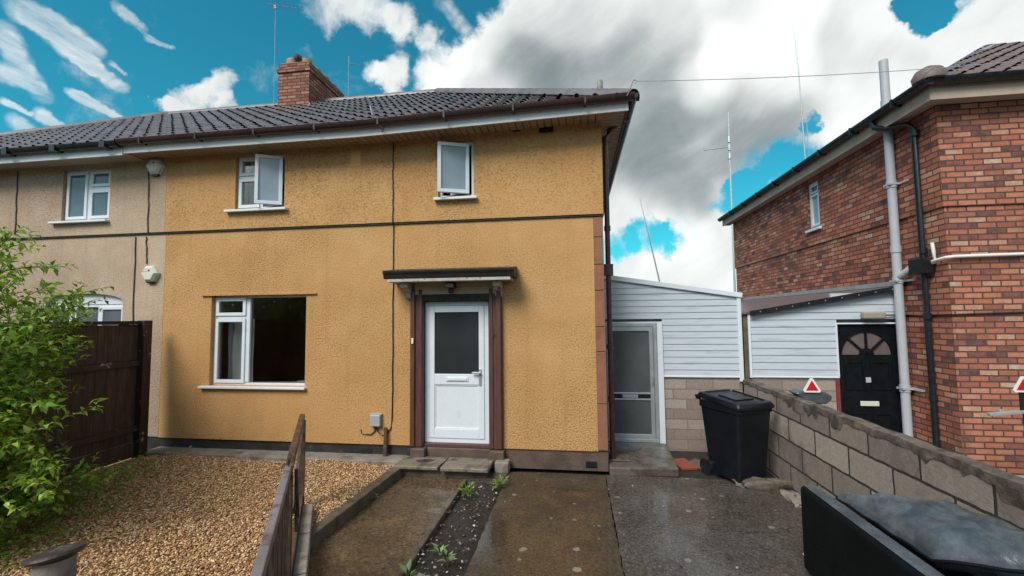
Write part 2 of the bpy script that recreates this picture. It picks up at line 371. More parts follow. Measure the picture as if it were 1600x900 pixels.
def glass_mat(name, tint, refl=.5, rough=.02, wob=0, mixt=.15, base=(.02, .02, .02)):
    m, t, b = new_mat(name); o = t.n['Material Output']
    fr = t.node('ShaderNodeFresnel', {'IOR': 1.5}).outputs[0]
    tr = t.node('ShaderNodeBsdfTransparent', {'Color': tint})
    gl = t.node('ShaderNodeBsdfGlossy', {'Color': (.9, .95, 1), 'Roughness': rough})
    if wob: t.put(gl.inputs['Normal'], t.bump(t.noise(t.coord('Object'), 3, 2), wob, .01))
    mx = t.node('ShaderNodeMixShader'); t.put(mx.inputs[0], t.math('MULTIPLY', fr, refl*2, clamp=True)); t.l.new(tr.outputs[0], mx.inputs[1]); t.l.new(gl.outputs[0], mx.inputs[2])
    t.l.new(mx.outputs[0], o.inputs[0]); return m
M_glass = glass_mat('clear_glass', (.82, .84, .84), .3, .01, .1)
def frost(name, col, rough, bump, bscale, spec=.5):
    m, t, b = new_mat(name); c = t.coord('Object', (1, 1, .35))
    n = t.noise(c, bscale, 4, .6)
    t.put(b.inputs['Base Color'], t.mix(t.map(t.noise(t.coord('Object'), 1.4, 3), .3, .7), tuple(x*.75 for x in col), tuple(x*1.25 for x in col)))
    b.inputs['Roughness'].default_value = rough; b.inputs['Specular IOR Level'].default_value = spec
    t.put(b.inputs['Normal'], t.bump(n, bump, .004)); return m
M_doorglass = frost('dark_obscure_glass', (.026, .032, .034), .18, .25, 40)
M_sideglass = frost('grey_reeded_glass', (.10, .11, .113), .25, .4, 60)
M_bathglass = frost('pale_frosted_glass', (.20, .265, .31), .22, .2, 80)
M_sashglass = frost('pale_sky_tint_glass', (.27, .35, .43), .08, .05, 10, .6)  # sky reflection painted in as a pale blue-grey base colour
M_nglass = frost('blue_grey_glass', (.11, .135, .16), .06, .05, 6, .6)

def slab_mat(name, c1, c2, rust, wetlo, wethi, spots=True, groove=0):
    m, t, b = new_mat(name); c = t.coord('Object')
    n = t.noise(c, 1.6, 7, .68); n2 = t.noise(c, 9, 6, .7)
    col = t.mix(t.map(n, .35, .65), c1, c2)
    col = t.mix(t.map(t.noise(c, .9, 5, .6), .55, .75, 0, .8), col, rust)
    col = t.mix(t.map(n2, .55, .72, 0, .6), col, tuple(x*.35 for x in c1))
    col = t.mix(t.map(t.noise(c, 26, 6, .78), .55, .38, 0, .8), col, tuple(x*.3 for x in c1))
    col = t.mix(t.map(t.noise(c, 48, 4, .75), .54, .68, 0, .8), col, tuple(min(1, x*2.2) for x in c2))
    if spots:
        v = t.node('ShaderNodeTexVoronoi', {'Scale': 4.2, 'Randomness': 1}, feature='F1', voronoi_dimensions='2D'); t.l.new(t.vmath('ADD', c, t.vmath('MULTIPLY', t.noise(c, 14, 3, .6, 'Color'), (.05, .05, 0))), v.inputs['Vector'])
        sz = t.node('ShaderNodeSeparateColor'); t.l.new(v.outputs['Color'], sz.inputs[0])
        rad = t.map(t.math('POWER', sz.outputs[0], 3.0), .4, 1, 0, .17)
        s = t.map(t.math('SUBTRACT', rad, v.outputs['Distance']), 0, .02)
        col = t.mix(t.math('MULTIPLY', s, t.map(n2, .3, .6, .15, .8)), col, (.27, .25, .21))
    ck = t.node('ShaderNodeTexVoronoi', {'Scale': .55}, feature='DISTANCE_TO_EDGE', voronoi_dimensions='2D'); t.l.new(t.vmath('ADD', c, t.vmath('MULTIPLY', t.noise(c, 3, 6, .65, 'Color'), (.5, .5, 0))), ck.inputs['Vector'])
    crack = t.math('MULTIPLY', t.map(ck.outputs['Distance'], .001, .006, 1, 0), t.map(t.noise(c, .7, 2), .5, .56, 0, .8))
    col = t.mix(crack, col, tuple(x*.15 for x in c1))
    moss = t.map(t.math('ADD', t.noise(c, 2.2, 7, .72), t.math('MULTIPLY', t.noise(c, 24, 3), .12)), .62, .74, 0, .75)
    col = t.mix(moss, col, (.035, .032, .012))
    t.put(b.inputs['Base Color'], col)
    wet = t.math('ADD', t.noise(c, .75, 5, .6), t.math('MULTIPLY', t.math('SUBTRACT', n2, .5), .25))
    ro = t.map(wet, .44, .62, wetlo, wethi)
    t.put(b.inputs['Roughness'], ro); b.inputs['Specular IOR Level'].default_value = .5
    h = t.math('ADD', n2, t.math('MULTIPLY', t.noise(c, 45, 4, .7), .5))
    t.put(b.inputs['Normal'], t.bump(h, t.map(ro, wetlo, wethi, .03, .8), .03)); return m
M_drv1 = slab_mat('brown_wet_concrete', (.046, .033, .020), (.082, .060, .038), (.040, .027, .012), .08, .5)
M_drv2 = slab_mat('grey_wet_concrete', (.055, .045, .038), (.11, .092, .08), (.10, .060, .025), .045, .42)
M_path = slab_mat('wet_path_concrete', (.085, .055, .031), (.145, .098, .058), (.07, .040, .018), .04, .36, False)
M_soil = simple('dark_soil', (.022, .017, .013), .7, .5, 12, bump=1, bscale=60)
M_ground = simple('ground_soil', (.05, .042, .026), .9, .4, 3, bump=.6)
M_blocker = simple('dark_sky_blocker', (.028, .026, .022), .9, .5, .4)  # for the added bank behind the camera
M_gravbed = simple('gravel_bed', (.30, .19, .095), .9, .4, 30, bump=.8, bscale=60)

def island_mat(name, stops, rough=.5, trans=0, spec=.4):
    m, t, b = new_mat(name)
    r = t.node('ShaderNodeNewGeometry').outputs['Random Per Island']
    col = t.ramp(r, stops)
    t.put(b.inputs['Base Color'], col); b.inputs['Roughness'].default_value = rough; b.inputs['Specular IOR Level'].default_value = spec
    if trans:
        o = t.n['Material Output']; tl = t.node('ShaderNodeBsdfTranslucent'); t.put(tl.inputs['Color'], t.mix(1., col, (1.3, 1.4, .6), 'MULTIPLY'))
        mx = t.node('ShaderNodeMixShader', {0: trans}); t.l.new(b.outputs[0], mx.inputs[1]); t.l.new(tl.outputs[0], mx.inputs[2]); t.l.new(mx.outputs[0], o.inputs[0])
    return m
M_peb = island_mat('golden_gravel', [(0, (.13, .062, .028)), (.25, (.34, .175, .075)), (.58, (.51, .29, .13)), (.86, (.64, .42, .225)), (1, (.78, .63, .46))], .38)
M_debris = island_mat('pale_chips', [(0, (.05, .035, .025)), (.5, (.13, .10, .075)), (.85, (.27, .24, .20)), (1, (.6, .58, .55))], .5)
M_leaf = island_mat('privet_leaf', [(0, (.07, .16, .018)), (.3, (.15, .29, .03)), (.7, (.27, .42, .05)), (1, (.42, .53, .10))], .35, .3)
M_herb = island_mat('weed_leaf', [(0, (.08, .17, .02)), (1, (.24, .36, .06))], .45, .3)
M_pale = island_mat('pale_seedling_leaf', [(0, (.14, .22, .09)), (1, (.27, .36, .17))], .5, .25)
M_bark = simple('grey_brown_stem', (.10, .075, .05), .8, .3, 20)
M_flower = simple('cream_flower', (.6, .57, .44), .7, .1, 30)

# ------------------------------------------------------------------ ground
struct('ground', MB().box(-150, 150, -60, 150, -.5, -.06), M_ground)
mb = MB()
mb.grid(lambda u, v: (-70+140*u, -16-40*v, -.06+(8.5+2.2*math.sin(u*37)+1.2*math.sin(u*83+1))*min(1, v*5)), 90, 6)
struct('sky_blocker', mb, M_blocker, smooth=60)  # added unseen bank behind the camera, keeps low sky out of window reflections
def slab_poly(x0, x1, y0, y1, z0, z1, j=.007):
    n = int((y1-y0)/.06); m_ = int((x1-x0)/.06); w_ = lambda: random.uniform(-j, j)
    pts = [(x0+(x1-x0)*i/m_, y0+w_(), z0) for i in range(m_)]+[(x1+w_(), y0+(y1-y0)*i/n, z0) for i in range(n)]+[(x1-(x1-x0)*i/m_, y1+w_(), z0) for i in range(m_)]+[(x0+w_(), y1-(y1-y0)*i/n, z0) for i in range(n)]
    return MB().prism(pts, (0, 0, z1-z0))
struct('driveway', slab_poly(-.93, .345, 1.0, 6.08, -.05, 0), M_drv1)
struct('driveway', slab_poly(.357, 2.53, 1.0, 6.12, -.05, -.004), M_drv2)
struct('path', MB().box(-2.5, -1.42, 1.0, 6.22, -.055, -.012), M_path)
struct('yard', MB().box(-1.42, -.94, 5.62, 6.22, -.055, .006), M_drv2, bevel=.01)
mb = MB(); mb.grid(lambda u, v: (-1.42+u*.5, 1.0+v*4.62, -.03+.05*math.sin(u*3.14)*(.6+.4*math.sin(v*31+u*5))+random.uniform(-.012, .012)), 14, 110)
struct('soil_bed', mb, M_soil, smooth=60)
struct('kerb', MB().box(-1.45, -1.40, 1.0, 5.62, -.05, .045), M_concd, bevel=.012)
mb = MB(); mb.prism([(-2.44, 5.92, -.05), (-2.31, 5.92, -.05), (-2.45, 3.3, -.05), (-2.58, 3.3, -.05)], (0, 0, .165))
struct('kerb', mb, M_concd, bevel=.012)
struct('yard', MB().box(-6.47, -2.42, 5.93, 6.24, -.05, .125), M_conc, bevel=.01)
gp = MB(); gp.box(-6.6, -2.44, .6, 5.94, -.05, .062)
struct('gravel_bed', gp, M_gravbed)
struct('yard', MB().box(.42, 2.53, 6.14, 7.36, -.05, -.02), M_soil)
struct('side_yard', MB().box(2.68, 12, 1.0, 7.3, -.05, .02), M_conc)

# pebbles
def ico():
    p = (1+5**.5)/2
    v = np.array([(-1,p,0),(1,p,0),(-1,-p,0),(1,-p,0),(0,-1,p),(0,1,p),(0,-1,-p),(0,1,-p),(p,0,-1),(p,0,1),(-p,0,-1),(-p,0,1)], float)/math.sqrt(1+p*p)
    f = np.array([(0,11,5),(0,5,1),(0,1,7),(0,7,10),(0,10,11),(1,5,9),(5,11,4),(11,10,2),(10,7,6),(7,1,8),(3,9,4),(3,4,2),(3,2,6),(3,6,8),(3,8,9),(4,9,5),(2,4,11),(6,2,10),(8,6,7),(9,8,1)])
    return v, f
IV, IF = ico()
def stones(name, P, rad, mat, flat=.55, jit=.22):
    n = len(P)
    V = IV[None]*(1+rng.normal(0, jit, (n, 12, 1)))*rad[:, None, None]
    V *= np.stack([rng.uniform(.75, 1.35, n), rng.uniform(.6, 1.0, n), rng.uniform(flat*.7, flat*1.2, n)], 1)[:, None]
    a = rng.uniform(0, 6.283, n); tl = rng.normal(0, .35, n)
    x, y, z = V[..., 0], V[..., 1], V[..., 2]
    y, z = y*np.cos(tl)[:, None]-z*np.sin(tl)[:, None], y*np.sin(tl)[:, None]+z*np.cos(tl)[:, None]
    x, y = x*np.cos(a)[:, None]-y*np.sin(a)[:, None], x*np.sin(a)[:, None]+y*np.cos(a)[:, None]
    V = np.stack([x, y, z], -1)+P[:, None]
    F = (IF[None]+(np.arange(n)*12)[:, None, None]).reshape(-1, 3)
    return mesh_np(name, V.reshape(-1, 3), F, mat)
n = 76000
P = np.stack([rng.uniform(-6.45, -2.3, n), rng.uniform(1.6, 6.0, n), np.full(n, .083)], 1)
edge = -2.31-(5.92-P[:, 1])*.0534-.10
P = P[(P[:, 0] < edge) & (P[:, 1] < 5.93+.05*np.sin(P[:, 0]*5))]
P[:, 2] += rng.uniform(0, .018, len(P)) + .02*np.sin(P[:, 0]*3+P[:, 1]*2)
tag(stones('gravel', P, rng.uniform(.0065, .0145, len(P)), M_peb), 'golden brown gravel chippings covering the front garden', 'gravel', kind='stuff')
n = 420
P = np.stack([rng.uniform(-1.40, -.95, n), rng.uniform(1.5, 5.55, n), rng.uniform(.005, .03, n)], 1)
tag(stones('soil_debris', P, rng.uniform(.005, .016, n), M_debris), 'pale stone chips scattered over the dark soil strip', 'debris', kind='stuff')
n = 60
P = np.stack([rng.uniform(-2.2, 2.2, n), rng.uniform(3.0, 6.0, n), np.full(n, .003)], 1)
tag(stones('loose_pebbles', P, rng.uniform(.006, .016, n), M_debris), 'few loose pale pebbles lying on the wet concrete', 'pebbles', kind='stuff')

# ------------------------------------------------------------------ windows
def frame(mb, x0, x1, z0, z1, y0, y1, w, w2=None):
    w2 = w2 or w
    mb.box(x0, x1, y0, y1, z0, z0+w2).box(x0, x1, y0, y1, z1-w2, z1).box(x0, x0+w, y0, y1, z0+w2, z1-w2).box(x1-w, x1, y0, y1, z0+w2, z1-w2)
def rot_z(mb, px, py, ang):
    c, s = math.cos(ang), math.sin(ang)
    mb.warp(lambda v: Vector((px+(v.x-px)*c-(v.y-py)*s, py+(v.x-px)*s+(v.y-py)*c, v.z)))
def window(parent, x0, x1, z0, z1, y, cells, sill, bars=(), fw=.045, label=None):
    """frame at depth y (front face); cells: x0,x1,z0,z1,kind,glass"""
    fb = MB(); frame(fb, x0, x1, z0, z1, y, y+.07, fw)
    for b in bars: fb.box(*b[:2], y, y+.07, *b[2:])
    w = obj('window', fb, M_white, parent, bevel=.004)
    if label: w['label'] = label
    for c in cells:
        cx0, cx1, cz0, cz1, kind, gm = c[:6]
        g = MB()
        if kind == 'fixed':
            g.box(cx0, cx1, y+.03, y+.045, cz0, cz1); obj('pane', g, gm, w); continue
        s = MB(); yo = y-.018
        frame(s, cx0-.012, cx1+.012, cz0-.012, cz1+.012, yo, yo+.05, .05)
        g.box(cx0+.036, cx1-.036, yo+.02, yo+.032, cz0+.036, cz1-.036)
        if kind == 'open':
            ang, off = c[6], c[7]
            for q in (s, g):
                rot_z(q, cx1, yo, ang); q.warp(lambda v: v+Vector((off, -.04, 0)))
        obj('sash', s, M_white, w, bevel=.004); obj('pane', g, gm, w)
    sx0, sx1, sz = sill
    obj('sill', MB().box(sx0, sx1, y-.13, y+.02, sz-.035, sz), M_white, w, bevel=.006)
    return w

# ------------------------------------------------------------------ roof
def EZ(x): return .10*min(1, max(0, (x+3.0)/3.7))
def tiles(x0f, x1f, y0, z0, y1, z1, n, tw=.25, clipmin=-1e9, clipmax=1e9):
    """front slope of interlocking tiles; x0f/x1f give the x limits at slope fraction v"""
    mb = MB(); prof = [(0, 0), (.1, .004), (.2, .03), (.32, .044), (.44, .03), (.54, .004), (.66, 0), (.86, 0), (.93, .012)]
    L = math.hypot(y1-y0, z1-z0); ny, nz = -(z1-z0)/L, (y1-y0)/L
    xs_all = []
    k0 = int(math.floor(min(x0f(0), x0f(1))/tw))-1; k1 = int(math.ceil(max(x1f(0), x1f(1))/tw))+1
    for k in range(k0, k1):
        for (u, h) in prof: xs_all.append(((k+u)*tw, h))
    for r in range(n):
        va, vb = r/n, (r+1)/n
        rows = []
        jit = random.uniform(-.012, .012)
        for (v, lift) in ((va, -.012), (va, .032), (vb, .004)):
            lo, hi = max(x0f(v), clipmin), min(x1f(v), clipmax); pts = []
            for (x, h) in xs_all:
                xx = min(max(x+jit, lo), hi)
                hh = (h+lift)
                yy = y0+(y1-y0)*v + ny*hh; zz = z0+(z1-z0)*v + nz*hh + EZ(xx)*(1-v)
                pts.append((xx, yy, zz))
            rows.append(pts)
        m = len(xs_all); vs = rows[0]+rows[1]+rows[2]; fs = []
        for i in range(m-1):
            if abs(vs[i+1][0]-vs[i][0]) < 1e-6 and abs(vs[2*m+i+1][0]-vs[2*m+i][0]) < 1e-6: continue
            
            if xs_all[i][1] < .02 or xs_all[i+1][1] < .02: fs.append((i, i+1, m+i+1, m+i))
            fs.append((m+i, m+i+1, 2*m+i+1, 2*m+i))
        mb.add(vs, fs)
    return mb
def half_round(mb, a, b, r, n=8, k=14):
    a, b = Vector(a), Vector(b); d = (b-a); x = d.cross(Vector((0, 0, 1))).normalized(); z = x.cross(d).normalized()
    for i in range(k):
        p = a+d*(i/k); q = a+d*((i+1)/k)
        v = []
        for (c, rr) in ((p, r*1.04), (q, r)):
            v += [c + x*rr*math.cos(math.pi*j/n) + z*rr*math.sin(math.pi*j/n) for j in range(n+1)]
        mb.add(v, [(j, j+1, n+1+j+1, n+1+j) for j in range(n)])
def gutter(mb, xs, y, zf, r=.055, n=8):
    """half-round channel along x, zf(x) = rim height"""
    pr = [(math.cos(math.pi+math.pi*j/n), math.sin(math.pi+math.pi*j/n)) for j in range(n+1)]
    v = []; f = []
    for x in xs:
        for k in (1, .9):
            v += [(x, y+r*k*c, zf(x)+r*1.15*k*s) for (c, s) in pr]
    m = 2*(n+1)
    for i in range(len(xs)-1):
        for j in range(n):
            for o in (0, n+1): f.append((i*m+o+j, i*m+o+j+1, (i+1)*m+o+j+1, (i+1)*m+o+j))
        f.append((i*m, i*m+n+1, (i+1)*m+n+1, (i+1)*m)); f.append((i*m+n, i*m+2*n+1, (i+1)*m+2*n+1, (i+1)*m+n))
    for e in (0, len(xs)-1):
        f.append(tuple(e*m+j for j in range(n+1)))
    mb.add(v, f)

YF, PX = 6.2, -6.47          # facade plane, party line
EY, EZ0 = 5.80, 4.815         # eave line of the tiles
RY, RZ = 9.55, 7.22          # ridge
XL, XR = -13.72, .78
def fascia_box(x0, x1, y0, y1, z0, z1):
    mb = MB(); k = 24
    for i in range(k):
        a, b = x0+(x1-x0)*i/k, x0+(x1-x0)*(i+1)/k
        mb.add([(a,y0,z0+EZ(a)),(b,y0,z0+EZ(b)),(b,y0,z1+EZ(b)),(a,y0,z1+EZ(a)),(a,y1,z0+EZ(a)),(b,y1,z0+EZ(b)),(b,y1,z1+EZ(b)),(a,y1,z1+EZ(a))],
               [(0,1,2,3),(4,7,6,5),(0,4,5,1),(3,2,6,7)] + ([(0,3,7,4)] if i == 0 else []) + ([(1,5,6,2)] if i == k-1 else []))
    return mb
def soffit_mb(x0, x1, y0, y1, z, bw=.1):
    mb = MB(); x = x0
    while x < x1-.001:
        e = min(x+bw-.012, x1); mb.box(x, e, y0, y1, z+EZ(x), z+.012+EZ(x)); mb.box(e, min(x+bw, x1), y0, y1, z+.03+EZ(x), z+.036+EZ(x)); x += bw
    return mb

# ------------------------------------------------------------------ yellow house
H = thing('semi_detached_house', 'ochre yellow roughcast semi detached house with white front door and open upstairs windows', 'house', (-3, YF, 0))
BW = (-5.62, -4.02, 1.08, 2.46); UL = (-5.24, -4.40, 3.80, 4.66); UR = (-1.95, -1.42, 3.83, 4.66); DR = (-2.20, -1.20, .27, 2.47)
front = lambda y: (lambda u, w, d: (u, y+d, w))
obj('wall', MB().wall(PX, .27, .28, 3.47, front(YF), .24, [BW, DR]), M_yel, H)
up = MB().wall(PX, .41, 3.50, 4.83, front(YF-.035), .275, [UL, UR])
obj('upper_wall', up, M_yel, H)
obj('drip_shadow_strip', MB().box(PX, .412, YF-.022, YF+.02, 3.474, 3.497), M_felt_shadow, H)  # black strip painted in as the shadow line below the overhanging upper wall
obj('side_wall', MB().box(.22, .40, YF+.245, 13, 0, 4.8), M_yel, H)
obj('rear_wall', MB().box(PX, .22, 12.8, 13, 0, 4.8), M_yel, H)
mb = MB(); z = .28
for i, hgt in enumerate((.62, .70, .34, .50, .36, .38, .29)):
    mb.box(.272, .402, YF-.006, YF+.24, z+.004, z+hgt-.004); z += hgt
obj('corner_quoin', mb, M_quoin, H, bevel=.006)
obj('plinth', MB().box(PX, -2.36, YF+.025, YF+.2, 0, .276), M_plinthk, H)
obj('plinth', MB().box(-1.02, .405, YF+.02, YF+.2, 0, .274), M_plinth, H, bevel=.006)
mb = MB(); mb.box(.10, .25, YF+.01, YF+.03, .05, .13)
for i in range(3): mb.box(.11, .24, YF+.004, YF+.012, .06+i*.022, .07+i*.022)
obj('air_brick', mb, M_gutblk, H)
obj('air_brick', MB().box(-3.12, -2.96, YF+.015, YF+.03, .12, .2), M_gutblk, H)
# room behind the windows
room = MB()
room.box(PX+.05, .2, 9.2, 9.25, .3, 4.7).box(PX+.02, PX+.06, YF+.3, 9.2, .3, 4.7).box(.15, .2, YF+.3, 9.2, .3, 4.7).box(PX+.06, .15, YF+.26, 9.2, .3, .33).box(PX+.06, .15, YF+.26, 9.2, 2.75, 3.2).box(PX+.06, .15, YF+.26, 9.2, 4.72, 4.76)
room.box(-3.2, -3.1, YF+.3, 9.2, .33, 2.75)
obj('room', room, M_room, H)
def curtain(x0, x1, z0, z1, y, amp=.03, fr=40):
    mb = MB(); mb.grid(lambda u, v: (x0+(x1-x0)*u, y+amp*math.sin(u*fr*(x1-x0))+.01*math.sin(v*6+u*9), z0+(z1-z0)*v), 40, 6)
    return mb
obj('curtain', curtain(-5.56, -5.10, 1.05, 2.1, YF+.30), M_curt, H, smooth=80)
obj('curtain', curtain(-5.20, -4.7, 3.8, 4.66, YF+.22), M_curt, H, smooth=80)
# windows
yw = YF+.07
window(H, *BW, yw, [(-5.575, -5.085, 2.16, 2.415, 'sash', M_glass), (-5.575, -5.085, 1.125, 2.09, 'sash', M_glass), (-5.005, -4.055, 1.125, 2.43, 'fixed', M_glass)],
       (-5.76, -3.99, 1.075), [(-5.07, -5.005, 1.125, 2.415), (-5.575, -5.07, 2.105, 2.145)], .035)
obj('window_board', MB().box(-5.6, -4.04, YF+.245, YF+.42, 1.06, 1.09), M_white, H)
tag(obj('papers', MB().obox((-4.34, YF+.33, 1.096), (.13, .02, 0), (-.01, .06, 0), (0, 0, .004)).obox((-4.24, YF+.34, 1.107), (.11, -.03, 0), (.01, .05, 0), (0, 0, .006)), M_whitep, origin=(-4.3, YF+.33, 1.09)), 'white papers lying on the inner sill of the big ground floor window', 'papers')
obj('lintel_drip', MB().box(-5.78, -3.85, YF-.03, YF+.02, 2.462, 2.482), M_yel, H)
yu = YF+.02
window(H, *UL, yu, [(-5.20, -4.86, 4.36, 4.62, 'sash', M_glass), (-5.20, -4.86, 3.845, 4.29, 'sash', M_glass), (-4.80, -4.44, 3.86, 4.60, 'open', M_sashglass, R(24), -.01)],
       (-5.37, -4.33, 3.79), [(-4.855, -4.80, 3.845, 4.615), (-5.195, -4.855, 4.30, 4.345)])
window(H, *UR, yu, [(-1.89, -1.46, 3.89, 4.60, 'open', M_bathglass, R(22), -.035)], (-2.0, -1.36, 3.82))
obj('washbag', MB().lathe([(.02, 0), (.07, .01), (.085, .05), (.06, .09), (.02, .1)], (-1.74, yu+.14, 3.87), 12), M_curt, H, smooth=60)
# door
mb = MB(); frame(mb, -2.17, -1.23, .31, 2.32, YF+.05, YF+.12, .062); obj('door_frame', mb, M_white, H, bevel=.005)
mb = MB(); x0, x1, z0, z1 = -2.105, -1.295, .375, 2.255; y0, y1 = YF+.04, YF+.09
mb.box(x0, x0+.078, y0, y1, z0, z1).box(x1-.078, x1, y0, y1, z0, z1).box(x0+.078, x1-.078, y0, y1, z1-.09, z1).box(x0+.078, x1-.078, y0, y1, 1.13, 1.28).box(x0+.078, x1-.078, y0, y1, z0, z0+.13)
mb.box(x0+.078, x1-.078, y0+.018, y1-.005, z0+.13, 1.13)
frame(mb, x0+.078, x1-.078, z0+.13, 1.13, y0+.008, y0+.018, .018)
door = obj('door', mb, M_white, H, bevel=.005)
obj('pane', MB().box(x0+.078, x1-.078, y0+.018, y0+.03, 1.28, z1-.09), M_doorglass, door)
obj('handle', MB().box(x1-.075, x1-.04, y0-.012, y0-.001, 1.12, 1.36).box(x1-.17, x1-.045, y0-.05, y0-.03, 1.29, 1.315).box(x1-.065, x1-.045, y0-.03, y0-.012, 1.292, 1.312), M_alu, door, bevel=.004)
obj('letter_plate', MB().box(-1.85, -1.53, y0-.012, y0-.001, 1.18, 1.24).box(-1.83, -1.55, y0-.018, y0-.012, 1.19, 1.23), M_white, door, bevel=.003)
obj('threshold', MB().box(-2.18, -1.22, YF-.0, YF+.12, .26, .308), M_timber, H, bevel=.006)
mb = MB()
for s, (a, b) in ((1, (-2.36, -2.175)), (-1, (-1.205, -1.02))):
    mb.box(a, b, YF-.055, YF+.1, .27, 2.50)
    i0, i1 = (b-.055, b-.005) if s > 0 else (a+.005, a+.055)
    o0, o1 = (a+.012, a+.075) if s > 0 else (b-.075, b-.012)
    mb.box(o0, o1, YF-.085, YF-.053, .28, 2.49)
    mb.box(i0, i1, YF-.07, YF-.053, .28, 2.49)
obj('door_surround', mb, M_timber, H, bevel=.006)
obj('door_head', MB().box(-2.175, -1.205, YF-.05, YF+.12, 2.325, 2.42), M_gutblk, H, bevel=.005)
obj('frieze', MB().box(-2.30, -1.10, YF-.06, YF+.06, 2.422, 2.585), M_cream, H)
for a, b in ((-2.33, -2.12), (-1.20, -1.0)):
    obj('pier_block', MB().box(a, b, YF-.12, YF+.03, .02, .262), M_plinth, H, bevel=.012)
# canopy over the door
can = obj('door_canopy', MB().box(-2.56, -.87, YF-.34, YF-.02, 2.59, 2.612), M_peel, H, bevel=.005)
obj('canopy_trim', MB().box(-2.58, -.85, YF-.365, YF-.34, 2.585, 2.628).box(-.875, -.85, YF-.34, YF-.02, 2.585, 2.628).box(-2.58, -2.555, YF-.34, YF-.02, 2.585, 2.628), M_peel, can, bevel=.006)
P = [(YF-.02, 2.80), (YF-.41, 2.745), (YF-.405, 2.715), (YF-.385, 2.68), (YF-.37, 2.63), (YF-.02, 2.63)]
mb = MB(); mb.prism([(-2.63, y, z) for y, z in P], (1.83, 0, 0)); obj('canopy_roof', mb, M_felt_shadow, can, bevel=.006)
for cx in (-2.38, -1.06):
    pr = [(YF-.02, 2.36), (YF-.05, 2.37), (YF-.08, 2.45), (YF-.17, 2.475), (YF-.19, 2.51), (YF-.27, 2.515), (YF-.27, 2.584), (YF-.02, 2.584)]
    obj('bracket', MB().prism([(cx-.05, y, z) for y, z in pr], (.10, 0, 0)), M_peel, can, bevel=.006)
lamp = obj('security_light', MB().box(-1.80, -1.67, YF-.2, YF-.062, 2.50, 2.575).box(-1.76, -1.70, YF-.16, YF-.1, 2.43, 2.50), M_gutblk, H, bevel=.008)
obj('lens', MB().box(-1.79, -1.68, YF-.208, YF-.2, 2.51, 2.565), M_bulk, lamp)
obj('bell_push', MB().box(-2.325, -2.295, YF-.1, YF-.083, 1.72, 1.80), M_whitep, H, bevel=.004)
fc = bpy.data.curves.new('house_number', 'FONT'); fc.body = '24'; fc.size = .09; fc.extrude = .003; fc.align_x = 'CENTER'
fo = bpy.data.objects.new('tmp', fc); COL.objects.link(fo); bpy.context.view_layer.update()
me = bpy.data.meshes.new_from_object(fo.evaluated_get(bpy.context.evaluated_depsgraph_get())); bpy.data.objects.remove(fo)
hn = bpy.data.objects.new('house_number', me); COL.objects.link(hn); hn.parent = H; me.materials.clear(); me.materials.append(M_iron)
hn.rotation_euler = (R(90), 0, 0); hn.location = Vector((-1.125, YF-.062, 1.80))-wloc(H)
# vents, patches, cables
obj('vent', MB().box(-.46, -.26, YF-.05, YF-.03, 4.70, 4.80), M_gutblk, H, bevel=.004)
obj('vent', MB().box(-.84, -.74, YF-.05, YF-.03, 4.74, 4.81), M_gutblk, H, bevel=.004)
obj('patch', MB().box(-3.32, -3.16, YF-.039, YF-.034, 4.38, 4.62), simple('smooth_ochre', (.66, .36, .11), .7, .05), H)
cb = MB(); pts = [(-2.64, YF-.043, 4.74)]
for i in range(1, 16): pts.append((-2.64+random.uniform(-.006, .006), YF-.043, 4.74-i*.08))
pts += [(-2.64, YF-.047, 3.5), (-2.64, YF-.01, 3.44)]
for i in range(1, 22): pts.append((-2.64+random.uniform(-.006, .006), YF-.008, 3.44-i*.125))
pts += [(-2.645, YF-.008, .62), (-2.66, YF-.01, .5), (-2.72, YF-.012, .42), (-2.80, YF-.012, .41), (-2.86, YF-.012, .46), (-2.875, YF-.012, .53)]
cb.tube(pts, .0085, 6); cb.tube([(-2.885, YF-.012, .53), (-2.90, YF-.012, .46), (-2.96, YF-.012, .41), (-3.10, YF-.012, .42), (-3.12, YF-.012, .47), (-3.12, YF+.02, .48)], .0085, 6)
obj('cable', cb, M_gutblk, H, smooth=60)
# roof
hipL = lambda v: PX
hipR = lambda v: XR-(XR+3.0)*v
rf = obj('roof', tiles(hipL, hipR, EY-.05, EZ0, RY, RZ, 16), M_roof, H, smooth=50)
mb = MB(); mb.add([(XR, EY, EZ0+.1), (XR, 13.3, EZ0+.05), (-3, RY, RZ)], [(0, 1, 2)]); mb.add([(XR, 13.3, EZ0), (PX, 13.3, EZ0), (PX, RY, RZ), (-3, RY, RZ)], [(0, 1, 2, 3)])
obj('roof_slope', mb, M_roof, H)
mb = MB(); half_round(mb, (PX, RY, RZ-.01), (-2.95, RY, RZ-.01), .11, 8, 9); half_round(mb, (-3.0, RY-.03, RZ-.02), (XR+.02, EY-.04, EZ0+.085), .12, 8, 15)
obj('ridge_tiles', mb, M_roof, H, smooth=50)
obj('fascia', fascia_box(PX-.42, XR-.04, EY+.01, EY+.032, 4.675, 4.86), M_fascia, H)
obj('fascia', MB().box(XR-.062, XR-.042, EY+.034, 13.2, 4.77, 4.95), M_gbrown, H)
obj('soffit', soffit_mb(PX-.4, .41, EY+.034, YF-.03, 4.70), M_soff, H)
mb = MB(); y = EY+.034
while y < 13: mb.box(.412, XR-.064, y, y+.088, 4.795, 4.807); mb.box(.412, XR-.064, y+.088, y+.1, 4.825, 4.83); y += .1
obj('soffit', mb, M_soff, H)
gx = list(np.linspace(PX-.42, XR+.03, 30))
mb = MB(); gutter(mb, gx, EY-.05, lambda x: 4.855+EZ(x), .07); gut = obj('gutter', mb, M_gbrown, H, smooth=50)
mb = MB(); gutter(mb, list(np.linspace(0, 7.6, 8)), 0, lambda x: 0, .06)
